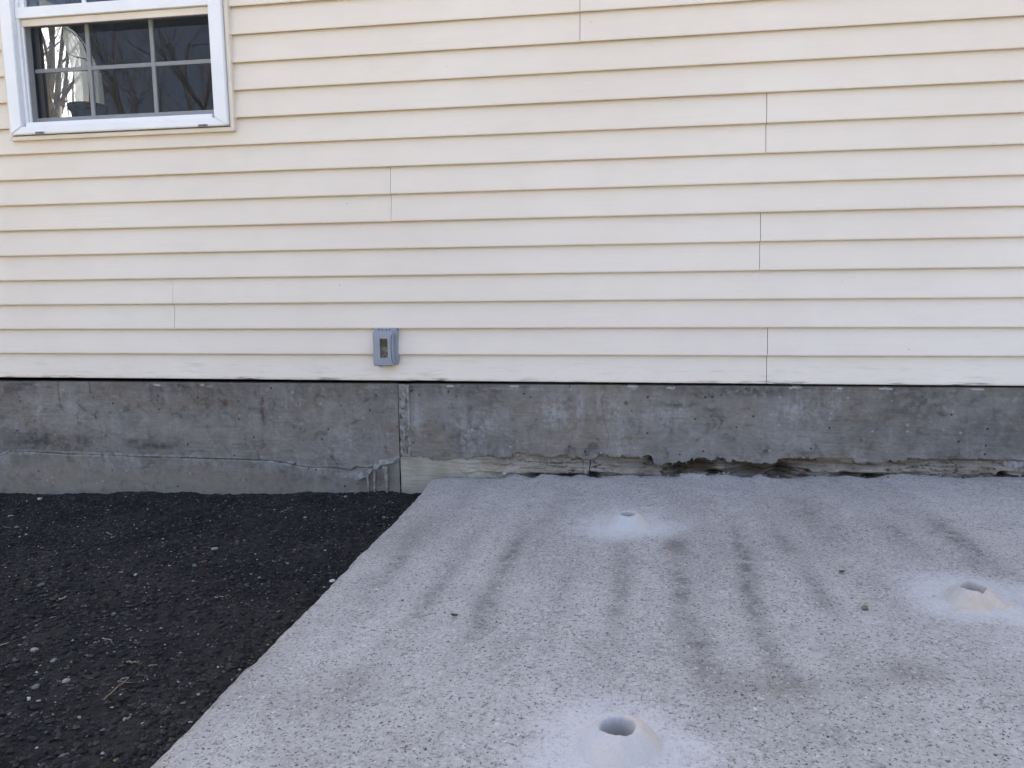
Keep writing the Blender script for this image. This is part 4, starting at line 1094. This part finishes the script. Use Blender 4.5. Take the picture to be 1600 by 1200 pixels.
for px, py, s, label in ((710, 965, 11, 'dark curled leaf lying alone on the middle of the slab'), (1315, 896, 8, 'tiny black leaf scrap on the slab right of centre')):
    p = slab_pt(px, py); w = s * np.linalg.norm(p - CAM) / FPX
    V = []; F = []
    for i in range(7):
        t = i / 6 * 2 - 1; hw = .34 * (1 - t * t) ** .7 + .02
        for j_ in (-1, 0, 1): V.append((p[0] + t * w / 2, p[1] + j_ * hw * w, p[2] + .003 + .18 * w * (abs(j_) + t * t)))
    F = [(i * 3 + j_, i * 3 + j_ + 1, i * 3 + j_ + 4, i * 3 + j_ + 3) for i in range(6) for j_ in (0, 1)]
    o = mesh_obj('dead_leaf', V, F, M['leaf'], None, True); tag(o, label, 'leaf')
    o.modifiers.new('thick', 'SOLIDIFY').thickness = .0008
def stick(name, pxs, r, material, label, cat, soil=True, lift=.004):
    P = []
    for a, b in pxs:
        q = soil_pt(a, b) if soil else slab_pt(a, b)
        if soil: q[2] = float(soil_h(np.array(q[0]), np.array(q[1])))
        q[2] += lift; P.append(q)
    P = np.array(P); n = 7; s = np.linspace(0, 1, len(P)); t = np.linspace(0, 1, n)
    Q = np.stack([np.interp(t, s, P[:, i]) for i in range(3)], -1)
    Q[1:-1] += RNG.normal(0, .0012, (n - 2, 3)); 
    v, f = tube(Q, np.linspace(r, r * .5, n), 5); return tag(mesh_obj(name, v, f, material, None, True), label, cat)
stick('twig', [(163, 1098), (178, 1085), (202, 1066)], .0022, M['twig'], 'thin brown twig lying on the soil left of the slab', 'twig')
stick('twig', [(184, 1068), (208, 1072)], .0014, M['twig'], 'short thin twig crossing the end of the longer brown twig', 'twig')
stick('straw', [(160, 994), (172, 997), (178, 1006)], .0014, M['straw'], 'pale curved straw in the middle of the soil', 'straw')
stick('straw', [(0, 1011), (14, 1006)], .0014, M['straw'], 'pale straw at the left edge of the soil', 'straw')
stick('straw', [(5, 826), (16, 825)], .0016, M['straw'], 'white straw near the wall at the left edge of the soil', 'straw')
stick('straw', [(93, 941), (105, 938)], .0026, M['straw'], 'pale thick wood splinter in the left middle of the soil', 'straw')
stick('straw', [(336, 936), (354, 935)], .0016, M['straw'], 'pale straw on the soil towards the slab edge', 'straw')
stick('straw', [(163, 832), (175, 834)], .0014, M['straw'], 'short pale straw on the soil below the left foundation', 'straw')
stick('straw', [(192, 1128), (204, 1122)], .0032, M['straw'], 'short white splinter on the front soil', 'straw')
stick('twig', [(198, 1036), (218, 1037)], .0028, M['twig'], 'flat brown bark shred in the front soil', 'twig')
stick('twig', [(228, 1044), (246, 1041)], .0028, M['twig'], 'darker bark shred right of the flat brown one', 'twig')
stick('straw', [(438, 803), (455, 797), (468, 792)], .0010, M['straw'], 'long thin straw on the soil near the footing', 'straw')
p0 = on_wall(717, 733, .010); p1 = on_wall(733, 746, -.01)
Q = np.linspace(p0, p1, 6); v, f = tube(Q, .0012, 5); tag(mesh_obj('twig', v, f, M['twig'], None, True), 'thin twig leaning on the pale footing beside the slab', 'twig')

# crumbs, grit and chips of the soil: uncountable, one mesh each
def scatter(name, n, size_lo, size_hi, cols, seed, power=2.5, region=(-3.0, -.77, -2.05, -.004), flat=.6, sink=.15):
    r = np.random.default_rng(seed)
    x = r.uniform(region[0], region[1], n); y = r.uniform(region[2], region[3], n)
    # no crumbs beyond what the bed holds
    s = size_lo + (size_hi - size_lo) * r.random(n) ** power
    base = np.array([(1, 0, 0), (.3, .95, 0), (-.8, .6, 0), (-.8, -.6, 0), (.3, -.95, 0), (0, 0, 1), (0, 0, -1)], float)
    B = base[None] * r.uniform(.6, 1.25, (n, 7, 1)) * s[:, None, None] / 2
    B[:, :, 2] *= flat
    a = r.uniform(0, 6.283, n); ca, sa = np.cos(a)[:, None], np.sin(a)[:, None]
    st_ = r.uniform(.6, 1.5, n)[:, None]
    bx = B[:, :, 0] * st_; by = B[:, :, 1]
    V = np.stack([bx * ca - by * sa, bx * sa + by * ca, B[:, :, 2]], -1)
    z = soil_h(x, y)
    V += np.stack([x, y, z + s * (.5 * flat - sink)], -1)[:, None, :]
    f0 = np.array([(0, 1, 5), (1, 2, 5), (2, 3, 5), (3, 4, 5), (4, 0, 5), (1, 0, 6), (2, 1, 6), (3, 2, 6), (4, 3, 6), (0, 4, 6)])
    F = (f0[None] + 7 * np.arange(n)[:, None, None]).reshape(-1, 3)
    cols = np.array(cols, float); ci = r.integers(0, len(cols), n)
    C = cols[ci] * r.uniform(.65, 1.3, (n, 1)); C = np.concatenate([C, np.ones((n, 1))], 1)
    o = fast_mesh(name, V.reshape(-1, 3), F, M['stones'], smooth=False, cattr=np.repeat(C, 7, 0))
    return tag(o, kind='stuff')
tag(scatter('soil_crumbs', 75000, .0025, .017, [(.024, .023, .022), (.033, .03, .028), (.017, .016, .016), (.052, .045, .038)], 1, 3.8), 'dark crumbs of topsoil covering the planting bed', 'soil crumbs')
tag(scatter('grit', 10500, .0016, .0095, [(.24, .225, .20), (.15, .14, .13), (.32, .31, .30), (.17, .13, .085), (.10, .092, .085), (.08, .07, .06)], 2, 3.6, sink=.05), 'pale grit and wood chips scattered over the dark soil', 'grit')

# ================================================================== TREES (seen through the room and mirrored in the panes)
def bare_tree(name, loc, height, seed, label, group, levels=5, lean=0.0, radius=None, spread=.55):
    r = random.Random(seed); trunkV = []; trunkF = []; brV = []; brF = []
    def add(T, P, R, seg):
        V_, F_ = tube(P, R, seg); b_ = len(T[0]); T[0].extend(V_); T[1].extend([tuple(b_ + i for i in q) for q in F_])
    def grow(p, d, L, R, lev):
        n = 5; P = [p]; q = Vector(p); dd = Vector(d)
        for i in range(n):
            dd = (dd + Vector((r.gauss(0, .10), r.gauss(0, .10), r.gauss(0, .06) + .04))).normalized(); q = q + dd * (L / n); P.append(q.copy())
        Rs = [R * (1 - .45 * i / n) for i in range(n + 1)]
        add((trunkV, trunkF) if lev == 0 else (brV, brF), [tuple(a_) for a_ in P], Rs, 8 if lev == 0 else (5 if lev < 3 else 3))
        if lev >= levels: return
        k = (4, 4, 4, 3, 3, 2)[lev]
        for i in range(k):
            t = r.uniform(.35, 1.0) if i else 1.0; j_ = min(n, max(1, int(round(t * n))))
            a_ = Vector((r.gauss(0, 1), r.gauss(0, 1), r.gauss(0, .5))).normalized()
            nd = (dd * (1 - spread * (.5 if i == 0 else 1)) + a_ * spread * (.6 if i == 0 else 1.1) + Vector((0, 0, .12))).normalized()
            grow(P[j_], nd, L * r.uniform(.55, .78), Rs[j_] * r.uniform(.5, .7), lev + 1)
    grow(Vector((0, 0, 0)), Vector((lean, 0, 1)).normalized(), height * .36, radius or height * .018, 0)
    root = tag(empty(name, loc), label, 'tree', group)
    root_off = Vector(loc)
    for nm, v_, f_ in (('trunk', trunkV, trunkF), ('branches', brV, brF)):
        mesh_obj(nm, v_, f_, M['bark'], root, True)
    return root
def gz(x, y): return -0.62 + 5.5 * float(sstep(-14, -60, np.array(y))) + 1.2 * float(sstep(8, 40, np.array(y)))
for i, (px, d, h, lab) in enumerate(((66, 3.6, 9, 'bare grey tree trunk seen through the left window pane beyond the room'), (92, 5.0, 9, 'second bare tree seen through the window right of the first trunk'), (52, 10, 11, 'farther bare tree behind the two trunks seen through the window'), (108, 12, 11, 'farthest bare tree showing thin branches through the window'), (80, 16, 12, 'slender distant bare tree between the trunks seen through the window'))):
    p = on_end(px, 200, HX0 - d); bare_tree('bare_tree', (p[0], p[1], gz(p[0], p[1])), h, 100 + i, lab, 'bare trees behind the house', 5, radius=(.11, .12, .16, .15, .14)[i])
for i, (x, y, h) in enumerate(((-9, -12, 10), (-6.2, -14, 11), (-12.5, -15, 12), (-3.5, -17, 12), (-15, -19, 13), (-10.5, -20, 13), (-7.5, -19, 12))):
    bare_tree('bare_tree', (x, y, gz(x, y)), h, 200 + i, 'bare tree of the wood mirrored faintly in the dark panes', 'bare trees mirrored in the window', 5)

def gap_crumbs():
    r = np.random.default_rng(5); n = 420
    x = np.concatenate([r.uniform(-.55, 1.5, n // 2), r.normal(.38, .16, n - n // 2)]); y = r.normal(.006, .012, n); y = np.minimum(y, .028)
    sz = .002 + .010 * r.random(n) ** 3
    base = np.array([(1, 0, 0), (.3, .95, 0), (-.8, .6, 0), (-.8, -.6, 0), (.3, -.95, 0), (0, 0, 1), (0, 0, -1)], float)
    B = base[None] * r.uniform(.6, 1.25, (n, 7, 1)) * sz[:, None, None] / 2
    z = zslab(x) + slab_edge_bump(x) * sstep(-.07, 0, y) - .018 * (y > .013)
    B += np.stack([x, y, z + sz * .25], -1)[:, None, :]
    f0 = np.array([(0, 1, 5), (1, 2, 5), (2, 3, 5), (3, 4, 5), (4, 0, 5), (1, 0, 6), (2, 1, 6), (3, 2, 6), (4, 3, 6), (0, 4, 6)])
    F = (f0[None] + 7 * np.arange(n)[:, None, None]).reshape(-1, 3)
    cols = np.array([(.26, .245, .22), (.20, .18, .15), (.14, .10, .065), (.10, .085, .07), (.33, .31, .28)])
    C = np.concatenate([cols[r.integers(0, 5, n)] * r.uniform(.7, 1.2, (n, 1)), np.ones((n, 1))], 1)
    o = fast_mesh('concrete_crumbs', B.reshape(-1, 3), F, M['stones'], smooth=False, cattr=np.repeat(C, 7, 0))
    tag(o, 'broken concrete crumbs lying along the gap under the foundation', 'crumbs', kind='stuff')
gap_crumbs()
p = on_wall(1255, 741, .008); pebble(np.array([p[0], .0, float(zslab(p[0])) + .004]), .024, 'brown', 'rusty brown chunk lying in the gap right of centre', None, 52)
